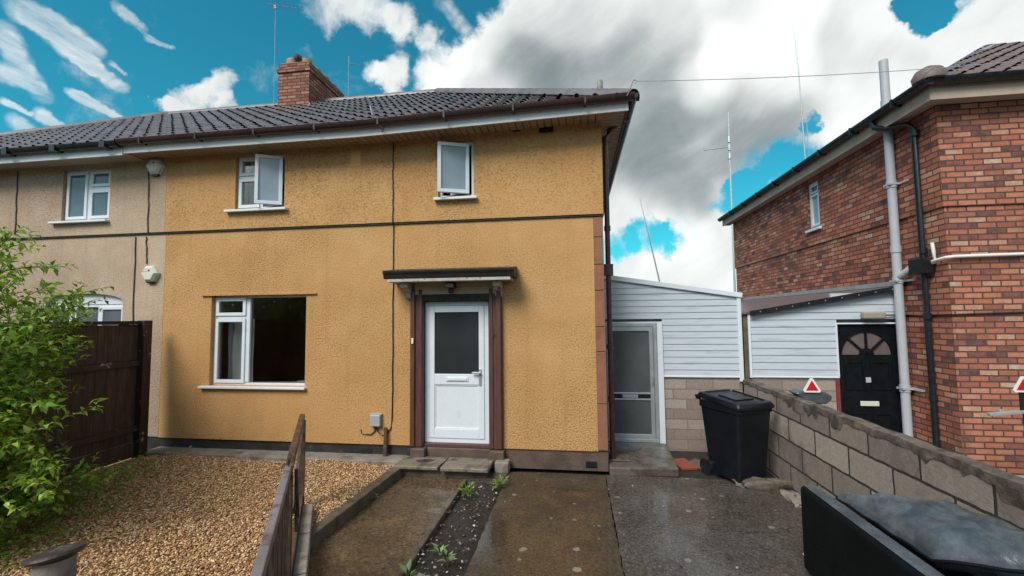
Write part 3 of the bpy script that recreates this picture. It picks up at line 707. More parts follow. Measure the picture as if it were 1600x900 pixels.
mb.warp(lambda v: Vector((XR+.02+v.y, EY-.08+v.x, 4.955+v.z))); obj('gutter', mb, M_gbrown, H, smooth=50)
for x in np.arange(PX, XR, .95): obj('gutter_bracket', MB().box(x-.012, x+.012, EY-.125, EY+.008, 4.77+EZ(x), 4.862+EZ(x)), M_gbrown, gut)
dp = MB(); dp.tube([(XR+.02, 6.35, 4.98), (XR+.01, 6.35, 4.90), (.68, 6.36, 4.86), (.52, 6.38, 4.74), (.475, 6.4, 4.66), (.475, 6.4, .05)], .036, 12)
for z in (4.6, 3.3, 2.74, 1.62, .9): dp.tube([(.475, 6.4, z), (.475, 6.4, z+.07)], .046, 12)
dp.box(.41, .54, 6.35, 6.45, 2.66, 2.82)
obj('downpipe', dp, M_gbrown, H, smooth=40)
obj('vent_pipe', MB().tube([(.62, 9.5, 4.9), (.62, 9.5, 7.18)], .055, 12).tube([(.62, 9.5, 7.02), (.62, 9.5, 7.18)], .062, 12), M_flue, H, smooth=40)
obj('roof_hook', MB().tube([(XR-.02, EY-.07, 5.02), (XR, EY-.09, 5.08), (XR+.02, EY-.1, 5.12), (XR+.05, EY-.1, 5.11), (XR+.045, EY-.1, 5.07)], .007, 6), M_leadgrey, H)
tv = MB(); tv.tube([(-2.75, EY+.0, 5.02), (-2.78, EY-.12, 5.05), (-2.74, EY-.13, 4.9), (-2.66, EY-.06, 4.78), (-2.63, EY+0.0, 4.76), (-2.66, EY+.002, 4.72)], .009, 6)
obj('aerial_lead', tv, M_leadgrey, H)
# chimney
CX0, CX1, CY0, CY1 = -6.64, -5.88, 9.0, 10.55
ch = obj('chimney', MB().box(CX0, CX1, CY0, CY1, 6.5, 7.72).box(CX0-.03, CX1+.03, CY0-.03, CY1+.03, 7.72, 7.80).box(CX0+.005, CX1-.005, CY0+.005, CY1-.005, 7.80, 7.93), M_chim, H)
obj('flaunching', MB().prism([(CX0+.02, CY0+.02, 7.93), (CX1-.02, CY0+.02, 7.93), (CX1-.02, CY1-.02, 7.93), (CX0+.02, CY1-.02, 7.93)], (0, 0, .04)), M_mossy, ch, bevel=.02)
for i, (px, py, hh) in enumerate(((-6.42, 9.2, .15), (-6.1, 9.22, .13), (-6.1, 9.58, .12), (-6.1, 9.95, .12), (-6.1, 10.3, .11))):
    obj('chimney_pot', MB().lathe([(.14, 0), (.135, hh), (.115, hh), (.11, hh-.06)], (px, py, 7.965), 14), M_terra, ch, smooth=40)
obj('cowl', MB().lathe([(.05, 0), (.10, .03), (.11, .1), (.04, .15)], (-6.26, 9.1, 8.04), 10, tilt=Matrix.Rotation(.7, 3, 'Y')), M_iron, ch, smooth=40)
mb = MB().box(CX0-.03, CX1+.03, CY0-.06, CY0-.002, 6.72, 6.86)
for i in range(7): mb.box(CX1+.002, CX1+.03, CY0+.09*i, CY0+.09*i+.085, 6.78+.055*i, 6.97+.055*i)
obj('flashing', mb, M_leadgrey, ch, bevel=.006)

# things fixed to the chimney
def yagi(mb, c, ax, n, L, el, r=.006):
    c, ax = Vector(c), Vector(ax).normalized(); s = ax.cross(Vector((0, 0, 1))).normalized()
    mb.tube([c-ax*L/2, c+ax*L/2], r, 5)
    for i in range(n):
        p = c-ax*L/2+ax*L*i/(n-1); e = el*(1-.4*i/n)
        mb.tube([p-s*e, p+s*e], r*.6, 4)
A = thing('tv_aerial', 'tall thin mast strapped left of the chimney with a small aerial at its tip', 'aerial', (-6.72, 8.98, 6.7))
obj('mast', MB().tube([(-6.72, 8.98, 6.7), (-6.76, 9.0, 9.42)], .007, 6), M_leadgrey, A)
mb = MB(); yagi(mb, (-6.58, 9.0, 9.33), (1, .25, -.12), 8, .7, .16); mb.box(-6.79, -6.73, 8.98, 9.02, 9.28, 9.36); obj('antenna', mb, M_leadgrey, A)
A = thing('tv_aerial', 'small dark aerial on a thin pole behind the roof ridge right of the chimney', 'aerial', (-5.47, 10.0, 7.0))
obj('mast', MB().tube([(-5.47, 10, 6.9), (-5.47, 10, 8.62)], .010, 6), M_leadgrey, A)
mb = MB(); yagi(mb, (-5.34, 10, 8.40), (1, .5, -.05), 5, .34, .09); mb.tube([(-5.47, 10, 8.42), (-5.34, 10, 8.40)], .008, 5); obj('antenna', mb, M_leadgrey, A)

# ------------------------------------------------------------------ neighbouring beige house
N = thing('semi_detached_house', 'beige pebbledash house left of the ochre one, behind the dark fence', 'house', (-10, YF, 0))
NU = (-8.44, -7.52, 3.74, 4.62); NG = (-8.70, -7.22, 1.15, 2.54)
obj('wall', MB().wall(-13.34, PX-.004, .28, 3.47, front(YF), .24, [NG]), M_bei, N)
obj('upper_wall', MB().wall(-13.36, PX-.004, 3.50, 4.80, front(YF-.035), .275, [NU]), M_bei, N)
obj('drip_shadow_strip', MB().box(-13.36, PX-.004, YF-.022, YF+.02, 3.474, 3.497), M_felt_shadow, N)  # same black strip in place of the overhang's shadow
obj('plinth', MB().box(-13.3, PX-.004, YF+.025, YF+.2, 0, .276), M_plinthk, N)
obj('side_wall', MB().box(-13.34, -13.1, YF+.245, 13, 0, 4.8), M_bei, N)
obj('rear_wall', MB().box(-13.1, PX-.004, 12.8, 13, 0, 4.8), M_bei, N)
obj('room', MB().box(-13, PX-.05, 7.6, 7.65, .3, 4.7).box(-13, PX-.05, YF+.26, 7.6, 2.75, 3.2), M_room, N)
obj('curtain', curtain(-8.4, -7.55, 3.74, 4.62, YF+.24), M_curt, N, smooth=80)
window(N, *NU, yu, [(-8.40, -8.02, 3.79, 4.57, 'sash', M_nglass), (-7.94, -7.565, 4.33, 4.57, 'sash', M_nglass), (-7.94, -7.565, 3.79, 4.25, 'sash', M_nglass)],
       (-8.6, -7.5, 3.735), [(-8.01, -7.95, 3.785, 4.575), (-7.95, -7.565, 4.265, 4.315)])
nw = window(N, NG[0], NG[1], NG[2], 2.36, yw, [(-8.65, -8.25, 1.2, 2.31, 'sash', M_nglass), (-8.17, -7.77, 1.2, 2.31, 'fixed', M_nglass), (-7.69, -7.265, 1.2, 2.31, 'sash', M_nglass)],
       (-8.85, -7.15, 1.14), [(-8.24, -8.18, 1.195, 2.315), (-7.76, -7.70, 1.195, 2.315)])
arc = [(-8.70, yw-.01, 2.362), (-7.22, yw-.01, 2.362)] + [(-7.96+.74*math.cos(a), yw-.01, 2.40+.13*math.sin(a)) for a in np.linspace(.05, math.pi-.05, 16)]
obj('arched_head', MB().prism(arc, (0, .06, 0)), M_white, nw)
fill = [(-7.22, YF+.001, 2.54)] + [(-7.96+.74*math.cos(a), YF+.001, 2.402+.135*math.sin(a)) for a in np.linspace(.0, math.pi, 16)] + [(-8.70, YF+.001, 2.54)]
obj('arch_reveal', MB().prism(fill, (0, .2, 0)), M_bei, N)
mb = MB()
def wob(x, z0, z1, y, n=10): return [(x+(z1-z0)*0+random.uniform(-.008, .008)+.03*i/n, y, z0+(z1-z0)*i/n) for i in range(n+1)]
for q in (wob(-6.80, 4.6, 3.5, YF-.043), wob(-6.83, 3.44, 3.0, YF-.008), wob(-7.03, 3.44, 1.5, YF-.008), wob(-9.36, 4.65, 3.55, YF-.043)): obj('cable', MB().tube(q, .010, 5), M_iron, N)
nrf = obj('roof', tiles(lambda v: XL+(3.72)*v, lambda v: PX, EY-.05, EZ0, RY, RZ, 16), M_roof, N, smooth=50)
mb = MB(); mb.add([(XL, EY, EZ0), (XL, 13.3, EZ0), (-10, RY, RZ)], [(0, 2, 1)]); mb.add([(XL, 13.3, EZ0), (PX, 13.3, EZ0), (PX, RY, RZ), (-10, RY, RZ)], [(0, 1, 2, 3)]); obj('roof_slope', mb, M_roof, N)
mb = MB(); half_round(mb, (-10.05, RY, RZ-.01), (PX, RY, RZ-.01), .11, 8, 9); half_round(mb, (XL, EY-.04, EZ0+.03), (-10.0, RY-.03, RZ), .10, 8, 15)
obj('ridge_tiles', mb, M_roof, N, smooth=50)
obj('fascia', MB().box(XL, PX-.43, EY+.006, EY+.03, 4.65, 4.86), M_white, N)
obj('soffit', MB().box(XL, PX-.41, EY+.034, YF-.03, 4.685, 4.70), M_soff2, N)
mb = MB(); gutter(mb, list(np.linspace(XL, PX-.43, 20)), EY-.05, lambda x: 4.835, .07); ng = obj('gutter', mb, M_gutblk, N, smooth=50)
for x in np.arange(XL+.3, PX-.4, .9): obj('gutter_bracket', MB().box(x-.05, x+.05, EY-.127, EY+.004, 4.745, 4.84), M_gutblk, ng)

# alarm boxes on the beige wall
def alarm(label, x, z, y):
    a = thing('alarm_box', label, 'alarm box', (x, y, z), 'alarm boxes on the beige wall')
    hexp = [(-.07, .13), (.075, .13), (.155, .01), (.075, -.13), (-.065, -.13), (-.155, .01)]
    mb = MB(); n = 6
    v = [(x+p[0], y, z+p[1]) for p in hexp]+[(x+p[0]*.96, y-.05, z+p[1]*.96) for p in hexp]+[(x+p[0]*.72, y-.085, z+p[1]*.72) for p in hexp]
    f = [(i, (i+1) % n, n+(i+1) % n, n+i) for i in range(n)]+[(n+i, n+(i+1) % n, 2*n+(i+1) % n, 2*n+i) for i in range(n)]+[tuple(range(12, 18))]
    mb.add(v, f); obj('cover', mb, M_alarm, a, bevel=.006)
    obj('base', MB().prism([(x+p[0]*.8, y-.001, z+p[1]*.8-.045) for p in hexp], (0, -.04, 0)), M_gutblk, a)
    obj('stripe', MB().box(x-.10, x-.01, y-.0875, y-.086, z+.035, z+.043), M_greybox, a)
    obj('mark', MB().tube([(x+.025, y-.085, z+.05), (x+.025, y-.088, z+.05)], .017, 10), M_redp, a)
alarm('ivory hexagonal alarm box tucked right under the eaves', -6.66, 4.56, YF-.036)
alarm('ivory hexagonal alarm box below the dark shadow strip, above the fence', -6.70, 2.83, YF-.001)

# junction box and stake
J = thing('junction_box', 'small grey cable box fixed low on the ochre wall', 'junction box', (-2.88, YF, .5))
obj('cover', MB().box(-2.955, -2.80, YF-.07, YF-.001, .535, .70), M_greybox, J, bevel=.015, seg=3)
obj('lip', MB().box(-2.965, -2.79, YF-.04, YF-.001, .70, .712), M_greybox, J, bevel=.004)
obj('gland', MB().tube([(-2.89, YF-.03, .50), (-2.89, YF-.03, .535)], .014, 8).tube([(-2.86, YF-.03, .50), (-2.86, YF-.03, .535)], .014, 8), M_gutblk, J)
tag(obj('wooden_stake', MB().prism([(-2.76, YF-.05, .02), (-2.70, YF-.05, .02), (-2.695, YF-.03, .30), (-2.70, YF-.025, .52), (-2.745, YF-.025, .53), (-2.75, YF-.03, .30)], (0, -.03, 0)), M_gate, bevel=.005, origin=(-2.72, YF-.04, .02)), 'short brown wooden stake standing against the wall beside the grey box', 'stake')

# door step slabs
def slab(label, x0, x1, y0, y1, z0, z1, dx=0):
    return tag(obj('paving_slab', MB().prism([(x0+dx, y0, z0), (x1+dx, y0, z0), (x1, y1, z0), (x0, y1, z0)], (0, 0, z1-z0)), M_slab, bevel=.01, origin=((x0+x1)/2, (y0+y1)/2, z0)), label, 'paving slab', 'paving slabs at the front door')
slab('left paving slab of the front door step, with a dark oval stain', -2.40, -1.785, 5.72, 6.15, .10, .145, -.03)
slab('right paving slab of the front door step, below the door handle', -1.775, -1.14, 5.70, 6.15, .10, .147, .0)
sl_o = bpy.data.objects['paving_slab']
obj('stain', MB().prism([(-2.06+.12*math.cos(a)*(1+.15*math.sin(3*a)), 5.95+.07*math.sin(a)+.02*math.cos(a), .1455) for a in np.linspace(0, 6.1, 22)], (0, 0, .0015)), simple('dark_wet_stain', (.05, .038, .028), .15, .3, 9), sl_o)
struct('door_step', MB().box(-2.36, -1.18, 5.80, 6.16, -.02, .098), M_concd, bevel=.015)
tag(obj('concrete_block', MB().box(-1.11, -.92, 5.98, 6.17, .0, .15), M_conc, bevel=.02, origin=(-1, 6.1, 0)), 'small grey concrete block beside the right end of the door step', 'block')
struct('side_step', MB().prism([(.41, 6.10, -.02), (1.30, 6.16, -.02), (1.36, 7.34, -.02), (.41, 7.34, -.02)], (0, 0, .12)), M_stepd, bevel=.02)
struct('door_step', MB().box(-2.115, -1.205, YF-.03, YF+.2, .06, .258), M_plinth, bevel=.01)
obs = MB().box(.44, .72, 6.35, 6.62, .102, .125); tag(obj('drain_cover', obs, M_concd, bevel=.01, origin=(.58, 6.5, .1)), 'small square drain cover on the step beside the brown downpipe', 'drain cover')

# ------------------------------------------------------------------ white side extension
YE = 7.36
def boards(mb, x0, x1, z0, ztop, y, h=.1, cut=None):
    """horizontal shiplap boards; ztop(x) gives the sloping top, cut = (x0,x1,z0,z1) opening"""
    z = z0; hi = max(ztop(x0), ztop(x1))
    while z < hi-.005:
        segs = [(x0, x1)]
        if cut and z < cut[3]-.02 and z+h > cut[2]:
            segs = [(a, b) for a, b in ((x0, cut[0]), (cut[1], x1)) if b-a > .02]
        for a, b in segs:
            n = max(1, int((b-a)/.08))
            for i in range(n):
                p, q = a+(b-a)*i/n, a+(b-a)*(i+1)/n
                tp, tq = min(z+h-.004, ztop(p)), min(z+h-.004, ztop(q))
                if tp <= z+.002 and tq <= z+.002: continue
                tp, tq = max(tp, z+.002), max(tq, z+.002)
                mb.add([(p, y, z), (q, y, z), (q, y+.009, tq), (p, y+.009, tp), (p, y+.02, z), (q, y+.02, z), (p, y+.02, tp), (q, y+.02, tq)], [(0,1,2,3),(0,4,5,1),(3,2,7,6)])
        z += h
X = thing('side_extension', 'white clad lean-to beside the ochre house with a grey glazed aluminium door', 'extension', (1.5, YE, 0))
st = lambda x: 2.70+(2.38-2.70)*(x-.5)/(2.49-.5)
mb = MB(); boards(mb, .41, 2.49, 1.135, st, YE-.02, .1, (.41, 1.36, 0, 1.98)); obj('cladding', mb, M_clad, X)
obj('base_wall', MB().box(1.365, 2.53, YE-.005, YE+.1, -.05, 1.13), M_block2, X)
obj('cladding_trim', MB().box(1.36, 2.52, YE-.03, YE-.002, 1.118, 1.142).box(2.49, 2.55, YE-.035, YE+.05, 1.06, 2.40), M_white, X, bevel=.004)
mb = MB(); mb.beam((.38, YE-.03, st(.38)+.02), (2.57, YE-.03, st(2.57)+.02), .05, .075); obj('verge_trim', mb, M_white, X, bevel=.006)
obj('roof', MB().prism([(.38, YE, st(.38)+.01), (2.58, YE, st(2.58)+.01), (2.58, YE, st(2.58)+.04), (.38, YE, st(.38)+.04)], (0, 5.5, 0)), M_leadgrey, X)
obj('core_wall', MB().box(1.36, 2.49, YE+.1, YE+.14, 1.13, 2.36).box(2.45, 2.53, YE+.14, YE+5.4, -.05, 2.36).box(.41, 2.45, YE+5.36, YE+5.4, -.05, 2.36).box(.41, 1.36, YE+.1, YE+.14, 1.98, 2.52), M_clad, X)
mb = MB(); frame(mb, .43, 1.27, .10, 1.965, YE-.03, YE+.03, .05); obj('door_frame', mb, M_alu, X, bevel=.004)
obj('jamb', MB().box(1.275, 1.36, YE-.045, YE+.05, .05, 1.99).box(.43, 1.275, YE-.03, YE+.05, 1.967, 1.99), M_white, X, bevel=.004)
mb = MB(); x0, x1, z0, z1 = .485, 1.215, .152, 1.912
frame(mb, x0, x1, z0, z1, YE-.02, YE+.02, .06, .07); mb.box(x0+.06, x1-.06, YE-.02, YE+.02, .75, .775).box(x0+.06, x1-.06, YE-.02, YE+.02, .845, .87)
dr = obj('door', mb, M_alu, X, bevel=.004)
obj('pane', MB().box(x0+.06, x1-.06, YE-.004, YE+.004, z0+.07, .75), M_sideglass, dr)
obj('pane', MB().box(x0+.06, x1-.06, YE-.004, YE+.004, .87, z1-.07), M_sideglass, dr)
obj('mid_rail', MB().box(x0+.06, x1-.06, YE-.012, YE+.012, .775, .845), M_gutblk, dr)
obj('letter_plate', MB().box(.72, .96, YE-.024, YE-.0125, .785, .837), M_alu, dr, bevel=.003)
obj('handle', MB().tube([(x1-.03, YE-.06, 1.02), (x1-.03, YE-.06, 1.14)], .01, 8).box(x1-.038, x1-.022, YE-.06, YE-.02, 1.03, 1.045).box(x1-.038, x1-.022, YE-.06, YE-.02, 1.115, 1.13), M_alu, dr)

# ------------------------------------------------------------------ red brick house
BX, BY = 4.81, 6.48
B = thing('brick_house', 'mottled red brick house on the right with a grey soil pipe and black guttering', 'house', (BX+2, BY, 0))
side = lambda x: (lambda u, w, d: (x+d, u, w))
SW = (9.38, 9.80, 3.80, 4.74)
obj('wall', MB().wall(BY, 14.1, 0, 3.47, side(BX), .2, []), M_red, B)
obj('wall', MB().box(BX+.001, 11, BY-.001, BY+.2, 0, 3.47), M_red, B)
obj('upper_wall', MB().wall(BY-.02, 14.12, 3.472, 4.9, side(BX-.022), .2, [SW]), M_red, B)
obj('upper_wall', MB().box(BX-.021, 11, BY-.022, BY+.18, 3.473, 4.9), M_red, B)
obj('rear_wall', MB().box(BX+.21, 11, 13.9, 14.1, 0, 4.85), M_red, B)
wb = MB(); frame(wb, SW[0], SW[1], SW[2], SW[3], 0, .07, .05)
sb = MB(); frame(sb, SW[0]+.05, SW[1]-.05, SW[2]+.05, 4.50, -.015, .05, .045); frame(sb, SW[0]+.05, SW[1]-.05, 4.52, SW[3]-.05, -.015, .05, .035)
pb = MB().box(SW[0]+.09, SW[1]-.09, .02, .03, SW[2]+.09, 4.46); pt = MB().box(SW[0]+.08, SW[1]-.08, .02, .03, 4.55, SW[3]-.08); sl_ = MB().box(SW[0]-.06, SW[1]+.06, -.09, .02, SW[2]-.05, SW[2]-.005)
for q in (wb, sb, pb, pt, sl_): q.warp(lambda v: Vector((BX+.02+v.y, v.x, v.z)))
w = obj('window', wb, M_white, B, bevel=.004); obj('sash', sb, M_white, w, bevel=.004); obj('pane', pb, M_sashglass, w); obj('pane', pt, M_nglass, w); obj('sill', sl_, M_white, w, bevel=.004)
OV = .24
ex, ey = BX-OV, BY-OV
obj('soffit', MB().box(ex+.02, BX-.024, ey+.02, 14.4, 4.84, 4.855).box(BX-.023, 11, ey+.02, BY-.024, 4.84, 4.855), M_soff2, B)
obj('fascia', MB().box(ex, ex+.02, ey, 14.4, 4.82, 5.0).box(ex+.021, 11, ey, ey+.02, 4.82, 5.0), M_soff2, B)
mb = MB(); gutter(mb, list(np.linspace(ex-.1, 11, 8)), ey-.055, lambda x: 5.065, .075)
g2 = MB(); gutter(g2, list(np.linspace(0, 8.3, 9)), 0, lambda x: 0, .075); g2.warp(lambda v: Vector((ex-.055+v.y, ey-.1+v.x, 5.065+v.z)))
mb.add(g2.v, g2.f); bg_ = obj('gutter', mb, M_gutblk, B, smooth=50)
for y in np.arange(ey+.5, 14.3, .95): obj('gutter_bracket', MB().box(ex-.14, ex-.001, y-.015, y+.015, 4.965, 5.075), M_gutblk, bg_)
half = (14.44-ey)/2; ry, rz = ey+half, 5.02+half*.645
rr = tiles(lambda v: ex-.02+half*v, lambda v: 11.2+2*v, ey-.06, 5.03, ry, rz, 19)
EZsave = EZ
EZb = lambda x: 0
rr.v = [(x, y, z-EZ(x)*(1-min(1, max(0, (y-ey+.06)/(half+.06))))) for (x, y, z) in rr.v]
obj('roof', rr, M_roofr, B, smooth=50)
mb = MB(); mb.add([(ex-.06, ey, 5.03), (ex-.06, 14.44, 5.03), (ex+half, ry, rz)], [(0, 2, 1)]); mb.add([(ex, 14.44, 5.03), (13, 14.44, 5.03), (13, ry, rz), (ex+half, ry, rz)], [(0, 1, 2, 3)]); obj('roof_slope', mb, M_roofr, B)
mb = MB(); hd = Vector((half, half, rz-5.03)).normalized(); hs = Vector((1, -1, 0)).normalized()*.16; h0, h1 = Vector((ex+.12, ey+.12, 5.18)), Vector((ex+half, ry, rz+.06))
for k_ in range(4):
    pa, pb = h0+(h1-h0)*(k_/4), h0+(h1-h0)*((k_+1)/4-.004); up_ = hs.cross(hd).normalized(); up_ = up_*(1 if up_.z > 0 else -1)
    mb.add([pa-hs-up_*.05, pa, pa+hs-up_*.05, pb-hs-up_*.05, pb, pb+hs-up_*.05], [(0, 1, 4, 3), (1, 2, 5, 4), (0, 2, 1), (3, 4, 5)]); obj('hip_tiles', mb, M_leadgrey, B, smooth=50)
obj('hip_end', MB().lathe([(.02, -.02), (.17, 0), (.18, .06), (.14, .14), (.05, .19)], (ex+.0, ey+.0, 5.06), 14), M_roofr, B, smooth=60)
pipe = MB(); pipe.tube([(BX-.10, 7.25, 0), (BX-.10, 7.25, 5.92)], .058, 14)
for z in (5.20, 3.95, 2.98, 2.52, .95): pipe.tube([(BX-.10, 7.25, z), (BX-.10, 7.25, z+.1)], .067, 14)
sp = obj('soil_pipe', pipe, M_greyp, B, smooth=40)
for z in (4.0, 2.56, 1.0): obj('pipe_clip', MB().box(BX-.17, BX-.03, 7.18, 7.32, z-.014, z+.014).box(BX-.04, BX+.0, 7.02, 7.32, z-.014, z+.014), M_greyp, sp)
obj('branch_pipe', MB().tube([(BX-.02, 7.0, 2.78), (BX-.06, 7.05, 2.72), (BX-.1, 7.2, 2.62)], .045, 10), M_greyp, sp, smooth=40)
dpb = MB(); dpb.tube([(ex-.05, 7.28, 5.0), (ex-.05, 7.24, 4.88), (ex+.03, 7.10, 4.80), (BX-.1, 6.86, 4.76), (BX-.07, 6.80, 4.66), (BX-.07, 6.78, .02)], .038, 12)
for z in (4.55, 2.9, 2.0, .9): dpb.tube([(BX-.07, 6.78, z), (BX-.07, 6.78, z+.08)], .047, 12)
dpb.prism([(BX-.17, 6.68, 2.62), (BX-.02, 6.68, 2.62), (BX-.0, 6.64, 2.82), (BX-.2, 6.64, 2.82)], (0, .24, 0))
obj('downpipe', dpb, M_gutblk, B, smooth=40)
wp = MB(); wp.tube([(BX-.07, 6.62, 3.02), (BX-.07, 6.60, 2.90), (BX-.05, 6.62, 2.76), (BX-.06, 6.75, 2.74)], .022, 8); wp.tube([(BX-.06, 6.66, 2.775), (BX-.05, BY-.05, 2.80), (BX+.05, BY-.045, 2.81), (8, BY-.045, 2.85)], .021, 8)
obj('waste_pipe', wp, M_whitep, B, smooth=60)
obj('cable', MB().tube([(BX-.012, 7.34, 2.06), (BX-.014, 7.0, 2.05), (BX-.014, BY-.015, 2.06), (BX+1.0, BY-.015, 2.09), (8, BY-.015, 2.12)], .012, 6), M_gutblk, B)

# neighbour's lean-to porch
Q = thing('lean_to_porch', 'white clad lean-to porch of the brick house with a black door under a fanlight', 'porch', (3.7, YE, 0))
qt = lambda x: 2.10+(2.46-2.10)*(x-2.65)/(4.79-2.65)
mb = MB(); boards(mb, 2.66, 4.79, 1.14, qt, YE-.02, .108, (3.90, 4.79, 0, 1.93)); obj('cladding', mb, M_clad, Q)
obj('base_wall', MB().box(2.66, 3.845, YE-.005, YE+.1, -.05, 1.135), M_block2, Q)
obj('cladding_trim', MB().box(2.64, 2.675, YE-.035, YE+.05, 1.12, 2.10).box(2.675, 3.90, YE-.03, YE-.002, 1.125, 1.145).box(3.88, 3.902, YE-.03, YE+.0, 1.146, 1.95).box(3.902, 4.79, YE-.03, YE-.0, 1.928, 1.95), M_white, Q, bevel=.004)
obj('corner_post', MB().box(2.575, 2.635, YE-.02, YE+.06, 0, 2.10), M_concd, Q, bevel=.005)
obj('door_jamb', MB().box(3.85, 3.90, YE-.015, YE+.06, 0, 1.123), M_redwood, Q)
rp = MB().prism([(2.56, YE-.06, qt(2.56)+.005), (4.80, YE-.06, qt(4.80)+.005), (4.80, YE-.06, qt(4.8)+.035), (2.56, YE-.06, qt(2.56)+.035)], (0, 6.2, 0))
rq = obj('roof', rp, M_purple, Q)
mb = MB(); mb.beam((2.66, YE-.085, qt(2.66)+.005), (4.79, YE-.085, qt(4.79)+.005), .03, .075); obj('verge_trim', mb, M_gutblk, Q, bevel=.004)
mb = MB()
for i in range(9):
    x = 2.8+i*.23; mb.tube([(x, YE-.101, qt(x)+.005), (x, YE-.106, qt(x)+.005)], .009, 6)
obj('screws', mb, M_alu, Q)
obj('flashing', MB().beam((BX-.03, YE-.05, qt(4.8)+.07), (BX-.03, 13.5, qt(4.8)+.07), .05, .07), M_leadgrey, Q)
obj('core_wall', MB().box(2.64, 2.70, YE+.1, 13.5, 0, 2.08).box(3.90, 4.79, YE+.1, YE+.14, 1.93, 2.40).box(2.7, 3.85, YE+.1, YE+.14, 1.13, 2.08), M_clad, Q)
mb = MB(); x0, x1, z0, z1 = 3.905, 4.745, .04, 1.925; y = YE+.02
# black panelled door with a fan light
fx, fz, fr_ = 4.31, 1.47, .34
mb.box(x0, x1, y, y+.045, z0, 1.47); n = 14
for i in range(n):
    a0, a1 = math.pi*i/n, math.pi*(i+1)/n
    p0 = (fx+fr_*math.cos(a0), y, fz+fr_*math.sin(a0)); p1 = (fx+fr_*math.cos(a1), y, fz+fr_*math.sin(a1))
    q0 = (x1 if a0 < math.pi/2 else x0, y, p0[2]); q1 = (x1 if a1 <= math.pi/2+1e-6 else x0, y, p1[2])
    if i == n//2-1: q1 = (x1, y, p1[2])
    if i == n//2: q0 = (x0, y, p0[2])
    mb.add([p0, q0, q1, p1], [(0, 1, 2, 3)])
mb.box(x0, x1, y, y+.045, fz+fr_, z1)
for a in (R(45), R(90), R(135)):
    mb.beam((fx, y+.004, fz), (fx+fr_*math.cos(a), y+.004, fz+fr_*math.sin(a)), .03, .024, (0, 1, 0))
mb.prism([(fx+.10*math.cos(a), y-.006, fz+.10*math.sin(a)) for a in np.linspace(0, math.pi, 12)], (0, .03, 0))
for (a, b, c, d) in ((4.0, 4.27, .95, 1.38), (4.35, 4.62, .95, 1.38), (4.0, 4.27, .2, .62), (4.35, 4.62, .2, .62)): frame(mb, a, b, c, d, y-.014, y-.001, .03)
M_blackdoor = simple('black_gloss_door', (.006, .008, .010), .3, .3, 6, spec=.25)
qd = obj('door', mb, M_blackdoor, Q, bevel=.003)
obj('fan_pane', MB().prism([(fx+fr_*math.cos(a), y+.022, fz+fr_*math.sin(a)) for a in np.linspace(0, math.pi, 20)], (0, .012, 0)), frost('brown_grey_glass', (.13, .10, .095), .1, .1, 12), qd)
obj('letter_plate', MB().box(4.18, 4.43, y-.016, y-.001, .715, .785), M_alarm, qd, bevel=.004)
obj('notice', MB().box(4.27, 4.345, y-.004, y-.001, 1.06, 1.135), M_greyp, qd)
obj('door_frame', MB().box(4.75, 4.79, y-.02, y+.06, .0, 1.925), M_blackdoor, Q)
L = obj('bulkhead_light', MB().box(4.22, 4.53, YE-.12, YE-.022, 2.0, 2.115), M_bulk, Q, bevel=.03, seg=3)
obj('lead', MB().tube([(4.53, YE-.06, 2.06), (4.79, YE-.035, 2.06)], .011, 6), M_gutblk, L)

# ------------------------------------------------------------------ boundary wall
V = thing('block_wall', 'low weathered grey concrete block wall running between the two drives', 'wall', (2.6, 5, 0))
obj('masonry', MB().box(2.535, 2.665, 1.0, YE-.04, -.05, 1.065), M_block, V, bevel=.008)
cp = MB(); k = 220
def capf(u, v):
    y = 1.0+u*(YE-.04-1.0); a = [(-.005, -.05), (-.008, .0), (-.003, .04), (.05, .047), (.11, .042), (.145, .02), (.142, -.05)][round(v*6)]
    dn = a[1] if a[1] > -.04 else a[1]+.03-.085*max(0, min(1, 2.2*(math.sin(y*2.6)+.6*math.sin(y*6.7+1)+.35*math.sin(y*17)+.2*math.sin(y*41)-.3)))
    return (2.535+a[0]+.004*math.sin(y*23), y, 1.055+dn+.005*math.sin(y*11+1))
cp.grid(capf, k, 6)
obj('mortar_cap', cp, M_cap, V, smooth=40)

